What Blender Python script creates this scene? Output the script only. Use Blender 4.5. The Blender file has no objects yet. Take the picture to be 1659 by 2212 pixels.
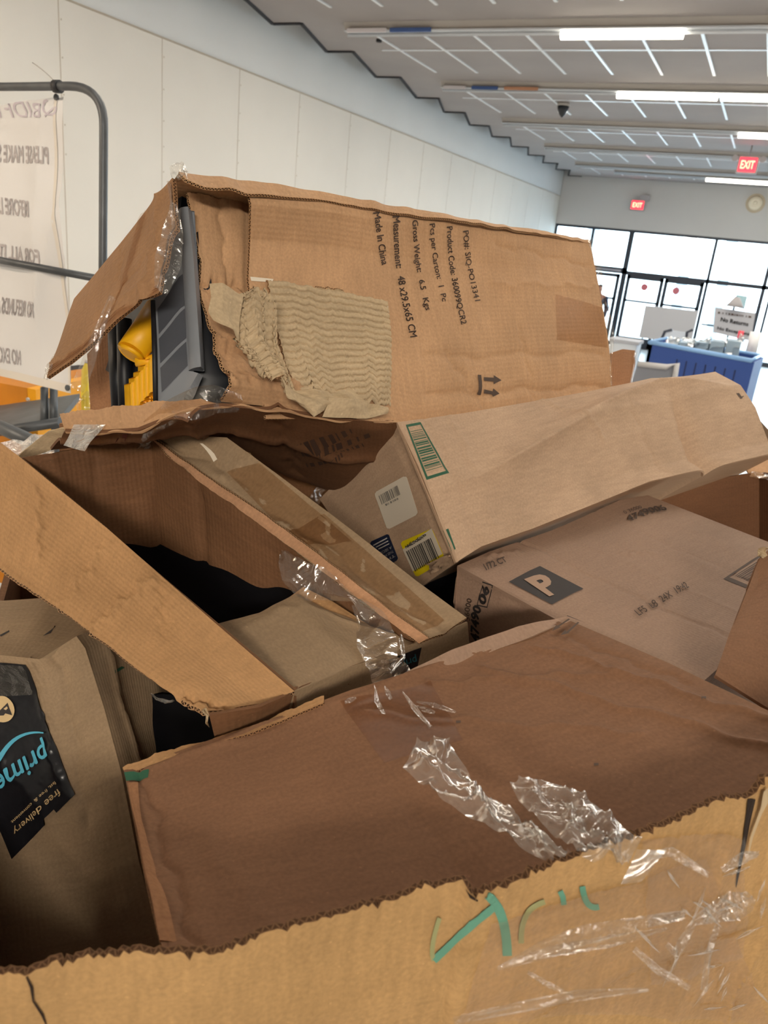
import bpy, math, random
import numpy as np
from mathutils import Vector, Matrix

# ------------------------------------------------------------------ camera, sky, light
H = 2.30                                    # eye height above the floor
RW = np.array([[0.89452933, 0.22986641, -0.38337804],
               [0.43602058, -0.25969064, 0.86165354],
               [0.09850552, -0.93793508, -0.33252738]])
FP, PX, PY = 1659.0, 829.5, 1106.0
sc = bpy.context.scene
COL = sc.collection
CAM = np.array([0.0, 0.0, H])

def ray(px, py):
    return RW @ np.array([(px - PX) / FP, (py - PY) / FP, 1.0])
def W(px, py, z):
    return CAM + ray(px, py) * z
def WY(px, py, Y):
    r = ray(px, py); return CAM + r * (Y / r[1])
def WX(px, py, X):
    r = ray(px, py); return CAM + r * (X / r[0])
def WZ(px, py, Z):
    r = ray(px, py); return CAM + r * ((Z - H) / r[2])

cam = bpy.data.cameras.new('camera')
co = bpy.data.objects.new('camera', cam); COL.objects.link(co)
cam.sensor_fit = 'HORIZONTAL'; cam.sensor_width = 36; cam.lens = 36
cam.clip_start = 0.02; cam.clip_end = 200
M = Matrix.Identity(4)
for i in range(3):
    M[i][0] = RW[i][0]; M[i][1] = -RW[i][1]; M[i][2] = -RW[i][2]
M[0][3], M[1][3], M[2][3] = 0, 0, H
co.matrix_world = M
cam.dof.use_dof = True; cam.dof.focus_distance = 1.05; cam.dof.aperture_fstop = 13
sc.camera = co
sc.view_settings.view_transform = 'Standard'; sc.view_settings.look = 'None'
sc.view_settings.gamma = 1; sc.view_settings.use_curve_mapping = False
EXPO = 0.1
sc.view_settings.exposure = EXPO

wd = bpy.data.worlds.new('daylight'); sc.world = wd; wd.use_nodes = True
wn = wd.node_tree.nodes; wn['Background'].inputs[0].default_value = (0.72, 0.88, 1.0, 1); wn['Background'].inputs[1].default_value = 9.0

CEIL = H + 2.3; WALLX = -6.2; BACKY = 24.3; RIGHTX = 12.0; FRONTY = -8.0

def area(name, loc, target, sx, sy, power, color):
    l = bpy.data.lights.new(name, 'AREA'); l.shape = 'RECTANGLE'; l.size = sx; l.size_y = sy
    l.energy = power; l.color = color
    o = bpy.data.objects.new(name, l); COL.objects.link(o); o.location = loc
    d = Vector(target) - Vector(loc)
    o.rotation_euler = d.to_track_quat('-Z', 'Y').to_euler()
    return o
WARM = (1.0, 0.84, 0.64)
NEUT = (1.0, 0.93, 0.82)
# lamps of the ceiling rows behind and beside the photographer, then added fill lights
area('lamp_light_rear', (2.8, -5.4, CEIL - 0.12), (0.0, 0.9, 1.9), 2.4, 0.5, 410, (1.0, 0.90, 0.77))
area('lamp_light_side', (4.2, -0.2, CEIL - 0.12), (0.0, 1.2, 1.9), 2.4, 0.5, 22, NEUT)
area('lamp_light_over', (-1.6, 2.0, CEIL - 0.12), (-1.6, 2.0, 0), 2.4, 0.3, 20, NEUT)
area('lamp_light_left', (-4.6, -1.4, CEIL - 0.3), (-6.2, 3.5, 2.6), 1.6, 0.4, 120, (1.0, .80, .60))  # unseen fill added to brighten and warm the left wall
for y_ in (4.5, 9.0, 13.5, 18.0):
    area('lamp_light_row', (0.5, y_, CEIL - 0.12), (0.5, y_, 0), 9.0, 0.3, 190, NEUT)  # wide fill added to lift the hall walls and ceiling
# daylight coming in through the shop front
pl_ = area('daylight_portal', (2.9, BACKY + 0.25, 1.65), (2.9, 0, 1.65), 18.2, 3.3, 1, (1, 1, 1)); pl_.data.cycles.is_portal = True

# ------------------------------------------------------------------ helpers
rng = np.random.default_rng(7)
def srgb(r, g, b):
    f = lambda c: ((c / 255 + 0.055) / 1.055) ** 2.4 if c > 10 else c / 255 / 12.92
    return (f(r), f(g), f(b), 1)

def mk(name):
    m = bpy.data.materials.new(name); m.use_nodes = True
    nt = m.node_tree; return m, nt, nt.nodes['Principled BSDF']
def plain(name, col, rough=0.6, metal=0.0, spec=0.4, noise=0.0, nscale=8.0, bump=0.0, bscale=60.0):
    m, nt, b = mk(name)
    b.inputs['Base Color'].default_value = col; b.inputs['Roughness'].default_value = rough
    b.inputs['Metallic'].default_value = metal; b.inputs['Specular IOR Level'].default_value = spec
    tc = nt.nodes.new('ShaderNodeTexCoord')
    if noise:
        n = nt.nodes.new('ShaderNodeTexNoise'); n.inputs['Scale'].default_value = nscale; n.inputs['Detail'].default_value = 6
        nt.links.new(tc.outputs['Object'], n.inputs['Vector'])
        r = nt.nodes.new('ShaderNodeMapRange'); r.inputs[1].default_value = .3; r.inputs[2].default_value = .7
        r.inputs[3].default_value = 1 - noise; r.inputs[4].default_value = 1 + noise
        nt.links.new(n.outputs['Fac'], r.inputs[0])
        mx = nt.nodes.new('ShaderNodeVectorMath'); mx.operation = 'SCALE'; mx.inputs[0].default_value = col[:3]
        nt.links.new(r.outputs[0], mx.inputs['Scale']); nt.links.new(mx.outputs[0], b.inputs['Base Color'])
    if bump:
        n2 = nt.nodes.new('ShaderNodeTexNoise'); n2.inputs['Scale'].default_value = bscale
        nt.links.new(tc.outputs['Object'], n2.inputs['Vector'])
        bp = nt.nodes.new('ShaderNodeBump'); bp.inputs['Strength'].default_value = bump; bp.inputs['Distance'].default_value = .01
        nt.links.new(n2.outputs['Fac'], bp.inputs['Height']); nt.links.new(bp.outputs[0], b.inputs['Normal'])
    return m
def glow(name, col, strength):
    m, nt, b = mk(name); b.inputs['Base Color'].default_value = col
    b.inputs['Emission Color'].default_value = col; b.inputs['Emission Strength'].default_value = strength
    return m

def cardboard(name, col, axis='X', wave=0.18, mott=0.10, rough=0.72):
    m, nt, b = mk(name); N = nt.nodes.new; L = nt.links.new
    uv = N('ShaderNodeUVMap'); uv.uv_map = 'UVMap'
    col = np.array(col[:3])
    n1 = N('ShaderNodeTexNoise'); n1.inputs['Scale'].default_value = 7; n1.inputs['Detail'].default_value = 5
    n2 = N('ShaderNodeTexNoise'); n2.inputs['Scale'].default_value = 260; n2.inputs['Detail'].default_value = 3
    mp = N('ShaderNodeMapping'); mp.inputs['Scale'].default_value = (1, 6, 1) if axis == 'X' else (6, 1, 1)
    n3 = N('ShaderNodeTexNoise'); n3.inputs['Scale'].default_value = 22; n3.inputs['Detail'].default_value = 3
    L(uv.outputs[0], n1.inputs['Vector']); L(uv.outputs[0], n2.inputs['Vector'])
    L(uv.outputs[0], mp.inputs['Vector']); L(mp.outputs[0], n3.inputs['Vector'])
    def rm(src, a, lo=.32, hi=.68):
        r = N('ShaderNodeMapRange'); r.inputs[1].default_value = lo; r.inputs[2].default_value = hi
        r.inputs[3].default_value = 1 - a; r.inputs[4].default_value = 1 + a; L(src, r.inputs[0]); return r.outputs[0]
    def mul(a, c):
        q = N('ShaderNodeMath'); q.operation = 'MULTIPLY'; L(a, q.inputs[0]); L(c, q.inputs[1]); return q.outputs[0]
    k = mul(mul(rm(n1.outputs['Fac'], mott), rm(n2.outputs['Fac'], .09)), rm(n3.outputs['Fac'], mott * .6))
    sv = N('ShaderNodeVectorMath'); sv.operation = 'SCALE'; sv.inputs[0].default_value = col
    L(k, sv.inputs['Scale'])
    # pale recycled fibre flecks
    vo = N('ShaderNodeTexVoronoi'); vo.inputs['Scale'].default_value = 70; L(uv.outputs[0], vo.inputs['Vector'])
    lt = N('ShaderNodeMath'); lt.operation = 'LESS_THAN'; lt.inputs[1].default_value = .07; L(vo.outputs['Distance'], lt.inputs[0])
    hf = N('ShaderNodeMath'); hf.operation = 'MULTIPLY'; hf.inputs[1].default_value = .28; L(lt.outputs[0], hf.inputs[0])
    mx = N('ShaderNodeMix'); mx.data_type = 'RGBA'; L(hf.outputs[0], mx.inputs['Factor']); L(sv.outputs[0], mx.inputs['A'])
    mx.inputs['B'].default_value = (*np.minimum(col * 1.7, 1), 1)
    L(mx.outputs['Result'], b.inputs['Base Color'])
    wv = N('ShaderNodeTexWave'); wv.bands_direction = axis; wv.inputs['Scale'].default_value = 42; wv.inputs['Distortion'].default_value = .4
    wv.inputs['Detail Scale'].default_value = .5
    L(uv.outputs[0], wv.inputs['Vector'])
    b1 = N('ShaderNodeBump'); b1.inputs['Strength'].default_value = wave; b1.inputs['Distance'].default_value = .0012; L(wv.outputs['Fac'], b1.inputs['Height'])
    b2 = N('ShaderNodeBump'); b2.inputs['Strength'].default_value = .35; b2.inputs['Distance'].default_value = .006
    n4 = N('ShaderNodeTexNoise'); n4.inputs['Scale'].default_value = 14; n4.inputs['Detail'].default_value = 4; L(uv.outputs[0], n4.inputs['Vector'])
    L(n4.outputs['Fac'], b2.inputs['Height']); L(b1.outputs[0], b2.inputs['Normal']); L(b2.outputs[0], b.inputs['Normal'])
    b.inputs['Roughness'].default_value = rough; b.inputs['Specular IOR Level'].default_value = .18
    return m

def fluted_edge(name, light, dark, pitch=0.0075):
    m, nt, b = mk(name); N = nt.nodes.new; L = nt.links.new
    uv = N('ShaderNodeUVMap'); uv.uv_map = 'UVMap'; sp = N('ShaderNodeSeparateXYZ'); L(uv.outputs[0], sp.inputs[0])
    def ma(op, a, bb=None):
        q = N('ShaderNodeMath'); q.operation = op
        for i, v in enumerate((a, bb)):
            if v is None: continue
            if isinstance(v, (int, float)): q.inputs[i].default_value = v
            else: L(v, q.inputs[i])
        return q.outputs[0]
    t = ma('MULTIPLY', ma('ABSOLUTE', ma('SUBTRACT', ma('FRACT', ma('DIVIDE', sp.outputs[0], pitch)), .5)), 2.0)
    flute = ma('LESS_THAN', ma('ABSOLUTE', ma('SUBTRACT', t, sp.outputs[1])), .2)
    liner = ma('GREATER_THAN', ma('ABSOLUTE', ma('SUBTRACT', sp.outputs[1], .5)), .36)
    k = ma('MAXIMUM', flute, liner)
    mx = N('ShaderNodeMix'); mx.data_type = 'RGBA'; L(k, mx.inputs['Factor']); mx.inputs['A'].default_value = dark; mx.inputs['B'].default_value = light
    L(mx.outputs['Result'], b.inputs['Base Color']); b.inputs['Roughness'].default_value = .9; b.inputs['Specular IOR Level'].default_value = .1
    return m

def film(name, tint=(0.93, 0.9, 0.84, 1), gloss=0.16, bump=.9, bscale=55, rough=.12, haze=0.05, fr=.3):
    """clear adhesive tape or stretch film: a tinted see-through sheet with a glossy, creased skin"""
    m, nt, b = mk(name); N = nt.nodes.new; L = nt.links.new
    nt.nodes.remove(b); out = nt.nodes['Material Output']
    tr = N('ShaderNodeBsdfTransparent'); tr.inputs[0].default_value = tint
    gl = N('ShaderNodeBsdfGlossy'); gl.inputs['Roughness'].default_value = rough; gl.inputs['Color'].default_value = (1, 1, 1, 1)
    df = N('ShaderNodeBsdfDiffuse'); df.inputs[0].default_value = (.75, .72, .66, 1)
    uv = N('ShaderNodeUVMap'); uv.uv_map = 'UVMap'
    n = N('ShaderNodeTexNoise'); n.inputs['Scale'].default_value = bscale; n.inputs['Detail'].default_value = 4; n.inputs['Distortion'].default_value = 1.2
    L(uv.outputs[0], n.inputs['Vector'])
    bp = N('ShaderNodeBump'); bp.inputs['Strength'].default_value = bump; bp.inputs['Distance'].default_value = .008; L(n.outputs['Fac'], bp.inputs['Height'])
    L(bp.outputs[0], gl.inputs['Normal'])
    lw = N('ShaderNodeLayerWeight'); lw.inputs['Blend'].default_value = .35; L(bp.outputs[0], lw.inputs['Normal'])
    mr = N('ShaderNodeMapRange'); mr.inputs[3].default_value = gloss; mr.inputs[4].default_value = min(1, gloss + fr); L(lw.outputs['Fresnel'], mr.inputs[0])
    m1 = N('ShaderNodeMixShader'); m1.inputs[0].default_value = haze; L(tr.outputs[0], m1.inputs[1]); L(df.outputs[0], m1.inputs[2])
    m2 = N('ShaderNodeMixShader'); L(mr.outputs[0], m2.inputs[0]); L(m1.outputs[0], m2.inputs[1]); L(gl.outputs[0], m2.inputs[2])
    L(m2.outputs[0], out.inputs['Surface'])
    return m

class MB:
    def __init__(s): s.v = []; s.f = []; s.uv = []; s.mi = []; s.sm = []
    def face(s, idx, uvs=None, mi=0, sm=False):
        s.f.append(tuple(idx)); s.uv.append(uvs or [(0, 0)] * len(idx)); s.mi.append(mi); s.sm.append(sm)
    def quad(s, a, b, c, d, mi=0):
        n = len(s.v); a, b, c, d = map(np.asarray, (a, b, c, d)); s.v += [a, b, c, d]
        w = np.linalg.norm(b - a); h = np.linalg.norm(d - a)
        s.face((n, n + 1, n + 2, n + 3), [(0, 0), (w, 0), (w, h), (0, h)], mi)
    def hexa(s, P, mi=0):
        """P: 8 points, 0-3 one ring, 4-7 the opposite ring"""
        for q in ((0, 1, 2, 3), (7, 6, 5, 4), (0, 4, 5, 1), (1, 5, 6, 2), (2, 6, 7, 3), (3, 7, 4, 0)):
            s.quad(*[P[i] for i in q], mi)
    def box(s, lo, hi, mi=0):
        x0, y0, z0 = lo; x1, y1, z1 = hi
        s.hexa([(x0, y0, z0), (x1, y0, z0), (x1, y1, z0), (x0, y1, z0), (x0, y0, z1), (x1, y0, z1), (x1, y1, z1), (x0, y1, z1)], mi)
    def tube(s, pts, r, seg=12, mi=0, cap=True):
        pts = [np.asarray(p, float) for p in pts]; n0 = len(s.v); K = len(pts); prev = None
        rs = r if isinstance(r, (list, tuple)) else [r] * K
        for i, p in enumerate(pts):
            t = pts[min(i + 1, K - 1)] - pts[max(i - 1, 0)]; t = t / np.linalg.norm(t)
            if prev is None:
                a = np.array([0, 0, 1.]) if abs(t[2]) < .9 else np.array([1., 0, 0])
            else: a = prev
            u = a - t * (a @ t); u /= np.linalg.norm(u); prev = u; w = np.cross(t, u)
            for j in range(seg):
                th = 2 * math.pi * j / seg; s.v.append(p + rs[i] * (math.cos(th) * u + math.sin(th) * w))
        for i in range(K - 1):
            for j in range(seg):
                a = n0 + i * seg + j; b = n0 + i * seg + (j + 1) % seg
                s.face((a, b, b + seg, a + seg), None, mi, True)
        if cap:
            s.face(tuple(n0 + j for j in range(seg))[::-1], None, mi); s.face(tuple(n0 + (K - 1) * seg + j for j in range(seg)), None, mi)
    def patch(s, p, t=0.0, mi=0, mb=None, me=None):
        """add a Patch; t = sheet thickness away from the camera"""
        mb = mi if mb is None else mb; me = mi if me is None else me
        G, UV = p.G, p.UV; nv, nu = G.shape[:2]; n0 = len(s.v)
        s.v += list(G.reshape(-1, 3)); idx = lambda j, i: n0 + j * nu + i
        for j in range(nv - 1):
            for i in range(nu - 1):
                q = [(j, i), (j, i + 1), (j + 1, i + 1), (j + 1, i)]
                s.face([idx(*k) for k in q], [tuple(UV[k]) for k in q], mi, True)
        if t:
            n1 = len(s.v); s.v += list((G - p.N * t).reshape(-1, 3)); jdx = lambda j, i: n1 + j * nu + i
            for j in range(nv - 1):
                for i in range(nu - 1):
                    q = [(j + 1, i), (j + 1, i + 1), (j, i + 1), (j, i)]
                    s.face([jdx(*k) for k in q], [tuple(UV[k]) for k in q], mb, True)
            ring = [(0, i) for i in range(nu)] + [(j, nu - 1) for j in range(1, nv)] + [(nv - 1, i) for i in range(nu - 2, -1, -1)] + [(j, 0) for j in range(nv - 2, 0, -1)]
            L = 0
            for a, b in zip(ring, ring[1:] + ring[:1]):
                A, B = G[a], G[b]; d = np.linalg.norm(A - B); n = len(s.v)
                s.v += [A, B, B - p.N[b] * t, A - p.N[a] * t]
                s.face((n, n + 1, n + 2, n + 3), [(L, 0), (L + d, 0), (L + d, 1), (L, 1)], me); L += d
    def build(s, name, mats, parent=None):
        me = bpy.data.meshes.new(name); me.from_pydata([tuple(map(float, v)) for v in s.v], [], s.f)
        for m in (mats if isinstance(mats, (list, tuple)) else [mats]): me.materials.append(m)
        ul = me.uv_layers.new(name='UVMap'); k = 0
        flat = []
        for u in s.uv:
            for c in u: flat += [float(c[0]), float(c[1])]
        ul.data.foreach_set('uv', flat)
        me.polygons.foreach_set('material_index', s.mi); me.polygons.foreach_set('use_smooth', s.sm)
        me.update()
        o = bpy.data.objects.new(name, me); COL.objects.link(o)
        if parent is not None: attach(o, parent)
        return o

def attach(o, parent):
    o.parent = parent; o.matrix_parent_inverse = parent.matrix_world.inverted() if parent.type != 'EMPTY' else Matrix.Translation(parent.location).inverted()

def thing(name, label, cat, loc, group=None):
    o = bpy.data.objects.new(name, None); COL.objects.link(o); o.location = tuple(map(float, loc)); o.empty_display_size = .05
    o['label'] = label; o['category'] = cat
    if group: o['group'] = group
    return o
def tag(o, label, cat, group=None, kind=None):
    o['label'] = label; o['category'] = cat
    if group: o['group'] = group
    if kind: o['kind'] = kind
    return o
def struct(o): o['kind'] = 'structure'; return o

def resample(P, n):
    P = np.asarray(P, float)
    d = np.r_[0, np.cumsum(np.linalg.norm(np.diff(P, axis=0), axis=1))]; d /= d[-1]
    t = np.linspace(0, 1, n)
    return np.stack([np.interp(t, d, P[:, k]) for k in range(3)], 1)
def pxw(L): return [W(*p) if isinstance(p, tuple) else p for p in L]
def rag(P, n, amp, seed=0, rough=1.0):
    """torn or chewed edge: a polyline resampled and jittered sideways"""
    r = np.random.default_rng(seed); Q = resample(P, n); e = Q[-1] - Q[0]; e /= np.linalg.norm(e)
    view = Q.mean(0) - CAM; s = np.cross(view, e); s /= np.linalg.norm(s)
    j = np.zeros(n)
    for k, a in ((6, .6), (14, .5), (34, .45 * rough), (n, .25 * rough)):
        j += a * np.interp(np.linspace(0, 1, n), np.linspace(0, 1, k), r.normal(size=k))
    j[0] = j[-1] = 0
    return Q + s * (j * amp)[:, None]

class Patch:
    """a sheet spanned by four boundary polylines (T and B run left to right, L and R run top to bottom)"""
    def __init__(s, T, B, L=None, R=None, nu=40, nv=30, noise=(0, 5, 0), creases=(), pin=True, toward=True, ripple=None, extra=None):
        T = resample(pxw(T), nu); B = resample(pxw(B), nu)
        L = resample(pxw(L), nv) if L is not None else resample([T[0], B[0]], nv)
        R = resample(pxw(R), nv) if R is not None else resample([T[-1], B[-1]], nv)
        u = np.linspace(0, 1, nu)[None, :, None]; v = np.linspace(0, 1, nv)[:, None, None]
        G = (1 - v) * T[None] + v * B[None] + (1 - u) * L[:, None] + u * R[:, None] \
            - ((1 - u) * (1 - v) * T[0] + u * (1 - v) * T[-1] + (1 - u) * v * B[0] + u * v * B[-1])
        s.G = G; s.nrm(toward)
        lu = np.linalg.norm(T[-1] - T[0]) * .5 + np.linalg.norm(B[-1] - B[0]) * .5
        lv = np.linalg.norm(L[-1] - L[0]) * .5 + np.linalg.norm(R[-1] - R[0]) * .5
        s.lu, s.lv = lu, lv
        S, Tt = np.meshgrid(np.linspace(0, 1, nu), np.linspace(0, 1, nv))
        s.UV = np.stack([S * lu, Tt * lv], -1)
        amp, scl, seed = noise; r = np.random.default_rng(seed + 100); h = np.zeros_like(S)
        if amp:
            for k in range(14):
                a = r.uniform(0, 2 * math.pi); fr = scl * r.uniform(.5, 2.6)
                h += np.sin(2 * math.pi * fr * (S * lu * math.cos(a) + Tt * lv * math.sin(a)) + r.uniform(0, 6.28)) / (fr / scl) * amp / 3
            if pin: h *= np.minimum(1, 14 * S * (1 - S)) * np.minimum(1, 14 * Tt * (1 - Tt))
        for (x0, y0, x1, y1, w, dep) in creases:
            ax, ay, bx, by = x0 * lu, y0 * lv, x1 * lu, y1 * lv; dx, dy = bx - ax, by - ay; LL = dx * dx + dy * dy
            k = np.clip(((S * lu - ax) * dx + (Tt * lv - ay) * dy) / LL, 0, 1)
            wob = .004 * np.sin(k * 17 + x0 * 9) + .002 * np.sin(k * 41 + y0 * 5)
            L2 = math.sqrt(LL); px_ = S * lu - ax - k * dx + wob * dy / L2; py_ = Tt * lv - ay - k * dy - wob * dx / L2
            dd = np.hypot(px_, py_); h += 1.7 * dep * np.exp(-dd / (w * 1.1))
        if ripple: h += ripple(S, Tt, lu, lv)
        s.G = s.G + s.N * h[..., None]
        if extra: s.G = s.G + extra(S, Tt)
        s.nrm(toward); s.toward = toward
    @classmethod
    def on(cls, base, quad, off, nu=30, nv=30, left=None, right=None, top=None, bottom=None):
        """a sheet lying on another patch inside a quadrilateral; the four optional functions shift its borders"""
        s = cls.__new__(cls); q = [base.st(*p) for p in quad]; G = np.zeros((nv, nu, 3))
        for j in range(nv):
            for i in range(nu):
                x = i / (nu - 1); y = j / (nv - 1)
                y0 = top(x) if top else 0; y1 = bottom(x) if bottom else 1; x0 = left(y) if left else 0; x1 = right(y) if right else 1
                X = x0 + (x1 - x0) * x; Y = y0 + (y1 - y0) * y
                c = (1 - X) * (1 - Y) * q[0] + X * (1 - Y) * q[1] + X * Y * q[2] + (1 - X) * Y * q[3]
                G[j, i] = base.at(c[0], c[1], off)
        s.G = G; s.nrm(True); S, T = np.meshgrid(np.linspace(0, 1, nu), np.linspace(0, 1, nv))
        s.lu = np.linalg.norm(G[0, -1] - G[0, 0]); s.lv = np.linalg.norm(G[-1, 0] - G[0, 0]); s.UV = np.stack([S * s.lu, T * s.lv], -1); return s
    def nrm(s, toward):
        du = np.gradient(s.G, axis=1); dv = np.gradient(s.G, axis=0); N = np.cross(du, dv)
        N /= np.linalg.norm(N, axis=2, keepdims=True) + 1e-12
        c = (N * (CAM - s.G)).sum(-1).mean()
        if (c < 0) == toward: N = -N
        s.N = N
    def at(s, a, b, off=0.0):
        nv, nu = s.G.shape[:2]; x = min(max(a, 0), 1) * (nu - 1); y = min(max(b, 0), 1) * (nv - 1)
        i = min(int(x), nu - 2); j = min(int(y), nv - 2); fx = x - i; fy = y - j
        w = ((1 - fx) * (1 - fy), fx * (1 - fy), (1 - fx) * fy, fx * fy); k = ((j, i), (j, i + 1), (j + 1, i), (j + 1, i + 1))
        P = sum(wi * s.G[q] for wi, q in zip(w, k)); N = sum(wi * s.N[q] for wi, q in zip(w, k))
        return P + N * off / np.linalg.norm(N)
    def st(s, px, py):
        if not hasattr(s, 'proj'):
            C = (s.G - CAM) @ RW
            s.proj = np.stack([PX + FP * C[..., 0] / C[..., 2], PY + FP * C[..., 1] / C[..., 2]], -1)
        q = s.proj; nv, nu = q.shape[:2]
        d = ((q - (px, py)) ** 2).sum(-1); j, i = np.unravel_index(d.argmin(), d.shape)
        i = min(max(i, 1), nu - 2); j = min(max(j, 1), nv - 2)
        gu = (q[j, i + 1] - q[j, i - 1]) / 2; gv = (q[j + 1, i] - q[j - 1, i]) / 2; e = np.array([px, py]) - q[j, i]
        det = gu[0] * gv[1] - gu[1] * gv[0]
        a = (e[0] * gv[1] - e[1] * gv[0]) / det; b = (gu[0] * e[1] - gu[1] * e[0]) / det
        return np.array([(i + np.clip(a, -3, 3)) / (nu - 1), (j + np.clip(b, -3, 3)) / (nv - 1)])

def decal_mb(mb, patch, quad, pts, faces, off, mi=0):
    """map unit-square points onto a patch inside the quadrilateral TL TR BR BL (pixels on that surface)"""
    q = [patch.st(*p) for p in quad]; n = len(mb.v)
    for (x, y) in pts:
        s = (1 - x) * (1 - y) * q[0] + x * (1 - y) * q[1] + x * y * q[2] + (1 - x) * y * q[3]
        mb.v.append(patch.at(s[0], s[1], off))
    for f in faces: mb.face([n + i for i in f], [(pts[i][0] * .1, pts[i][1] * .1) for i in f], mi, True)
def grid_pts(nx, ny, x0=0, y0=0, x1=1, y1=1):
    P = [(x0 + (x1 - x0) * i / nx, y0 + (y1 - y0) * j / ny) for j in range(ny + 1) for i in range(nx + 1)]
    F = [(j * (nx + 1) + i, j * (nx + 1) + i + 1, (j + 1) * (nx + 1) + i + 1, (j + 1) * (nx + 1) + i) for j in range(ny) for i in range(nx)]
    return P, F
_tc = {}
def text_shape(txt, bold=0.0, shear=0.0):
    key = (txt, bold, shear)
    if key not in _tc:
        c = bpy.data.curves.new('t', 'FONT'); c.body = txt; c.size = 1; c.offset = bold if len(txt) == 1 else 0; c.shear = shear; c.resolution_u = 3
        o = bpy.data.objects.new('t', c); COL.objects.link(o); bpy.context.view_layer.update()
        me = bpy.data.meshes.new_from_object(o.evaluated_get(bpy.context.evaluated_depsgraph_get()))
        P = [(v.co.x, v.co.y) for v in me.vertices]; F = [tuple(p.vertices) for p in me.polygons]
        bpy.data.objects.remove(o); bpy.data.curves.remove(c); bpy.data.meshes.remove(me)
        if len(txt) < 45:
            import bmesh
            bm = bmesh.new(); vs = [bm.verts.new((x, y, 0)) for x, y in P]
            for f in F:
                try: bm.faces.new([vs[i] for i in f])
                except ValueError: pass
            bmesh.ops.triangulate(bm, faces=bm.faces[:]); bmesh.ops.subdivide_edges(bm, edges=bm.edges[:], cuts=5 if len(txt) == 1 else 2, use_grid_fill=True); bm.verts.index_update()
            P = [(v.co.x, v.co.y) for v in bm.verts]; F = [tuple(v.index for v in f.verts) for f in bm.faces]; bm.free()
        if bold > .004 and len(txt) > 1:                              # heavier strokes: the glyphs laid down several times, slightly shifted
            n0 = len(P); d = bold * .9; P0, F0 = P, F; P, F = [], []
            for k, (dx, dy) in enumerate(((0, 0), (d, 0), (-d, 0), (0, d), (0, -d))):
                P += [(x + dx, y + dy) for x, y in P0]; F += [tuple(i + k * n0 for i in f) for f in F0]
        a = np.array(P); lo = a.min(0); hi = a.max(0); a = (a - lo) / (hi - lo); a[:, 1] = 1 - a[:, 1]
        _tc[key] = ([tuple(p) for p in a], F)
    return _tc[key]
def print_text(patch, txt, quad, mat, parent, bold=.01, off=.0028, name='printed_text', shear=0.0):
    mb = MB(); P, F = text_shape(txt, bold, shear); decal_mb(mb, patch, quad, P, F, off); return mb.build(name, mat, parent)
def print_rects(patch, quad, rects, mat, parent, name, off=.0006, n=4):
    mb = MB()
    for (x0, y0, x1, y1) in rects:
        P, F = grid_pts(n, n, x0, y0, x1, y1); decal_mb(mb, patch, quad, P, F, off)
    return mb.build(name, mat, parent)
def bars(seed, n=30, x0=0., x1=1., y0=0., y1=1., vertical=True):
    r = np.random.default_rng(seed); w = r.choice([1, 1, 2, 3], size=2 * n).astype(float); c = np.r_[0, np.cumsum(w)]; c = x0 + (x1 - x0) * c / c[-1]
    R = [(c[2 * i], y0, c[2 * i + 1], y1) for i in range(n)]
    return R if vertical else [(y0, a, y1, b) for (a, _, b, _) in R]
def print_poly(patch, quad, polys, mat, parent, name, off=.0006):
    mb = MB()
    for P in polys: decal_mb(mb, patch, quad, P, [tuple(range(len(P)))], off)
    return mb.build(name, mat, parent)
def sticker(patch, quad, mat, parent, name, off=.0012, r=.08, n=28):
    f0 = lambda y: (r - math.sqrt(max(0, r * r - (r - min(y, 1 - y)) ** 2))) if min(y, 1 - y) < r else 0
    q = Patch.on(patch, quad, off, n, n, left=f0, right=lambda y: 1 - f0(y)); m = MB(); m.patch(q, .0002); return m.build(name, mat, parent)
def rounded(r=.08, n=5, asp=1.0):
    P = []
    for cx, cy, a0 in ((1 - r, r * asp, -90), (1 - r, 1 - r * asp, 0), (r, 1 - r * asp, 90), (r, r * asp, 180)):
        for k in range(n + 1):
            a = math.radians(a0 + 90 * k / n); P.append((cx + r * math.cos(a), cy + r * asp * math.sin(a)))
    return P
def sheet(patch, quad, mat, parent, name, off=.0008, nx=14, ny=10, rip=0.0, seed=1, ragx=0.0):
    """tape or film lying on a surface, slightly lifted and puckered"""
    r = np.random.default_rng(seed); mb = MB(); P, F = grid_pts(nx, ny)
    if ragx: P = [(x + (ragx * r.normal() if x in (0, 1) else 0), y) for x, y in P]
    q = [patch.st(*p) for p in quad]
    for (x, y) in P:
        s = (1 - x) * (1 - y) * q[0] + x * (1 - y) * q[1] + x * y * q[2] + (1 - x) * y * q[3]
        mb.v.append(patch.at(s[0], s[1], off + rip * abs(r.normal())))
    for f in F: mb.face(f, [(P[i][0] * .15, P[i][1] * .1) for i in f], 0, True)
    return mb.build(name, mat, parent)

# ------------------------------------------------------------------ materials
K_A = cardboard('kraft_orange', srgb(188, 149, 112), 'Y')
K_B = cardboard('kraft_brown', srgb(150, 108, 76), 'X')
K_BD = cardboard('kraft_dark_brown', srgb(112, 78, 54), 'X')  # brown kraft with shade put into its colour
K_C = cardboard('kraft_tan', srgb(176, 136, 94), 'Y', wave=.2)
K_D = cardboard('kraft_pale', srgb(184, 155, 128), 'X', wave=.08)
K_E = cardboard('kraft_grey', srgb(156, 128, 108), 'X', wave=.12, mott=.07)
K_F = cardboard('kraft_red_brown', srgb(126, 92, 68), 'X', wave=.05, mott=.09)
K_G = cardboard('kraft_grey_tan', srgb(150, 127, 100), 'X', wave=.1)
K_H = cardboard('kraft_yellow', srgb(176, 140, 94), 'Y', wave=.12, mott=.12)
K_IN = cardboard('kraft_inside', srgb(118, 84, 58), 'X', wave=.22, mott=.16)
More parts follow.
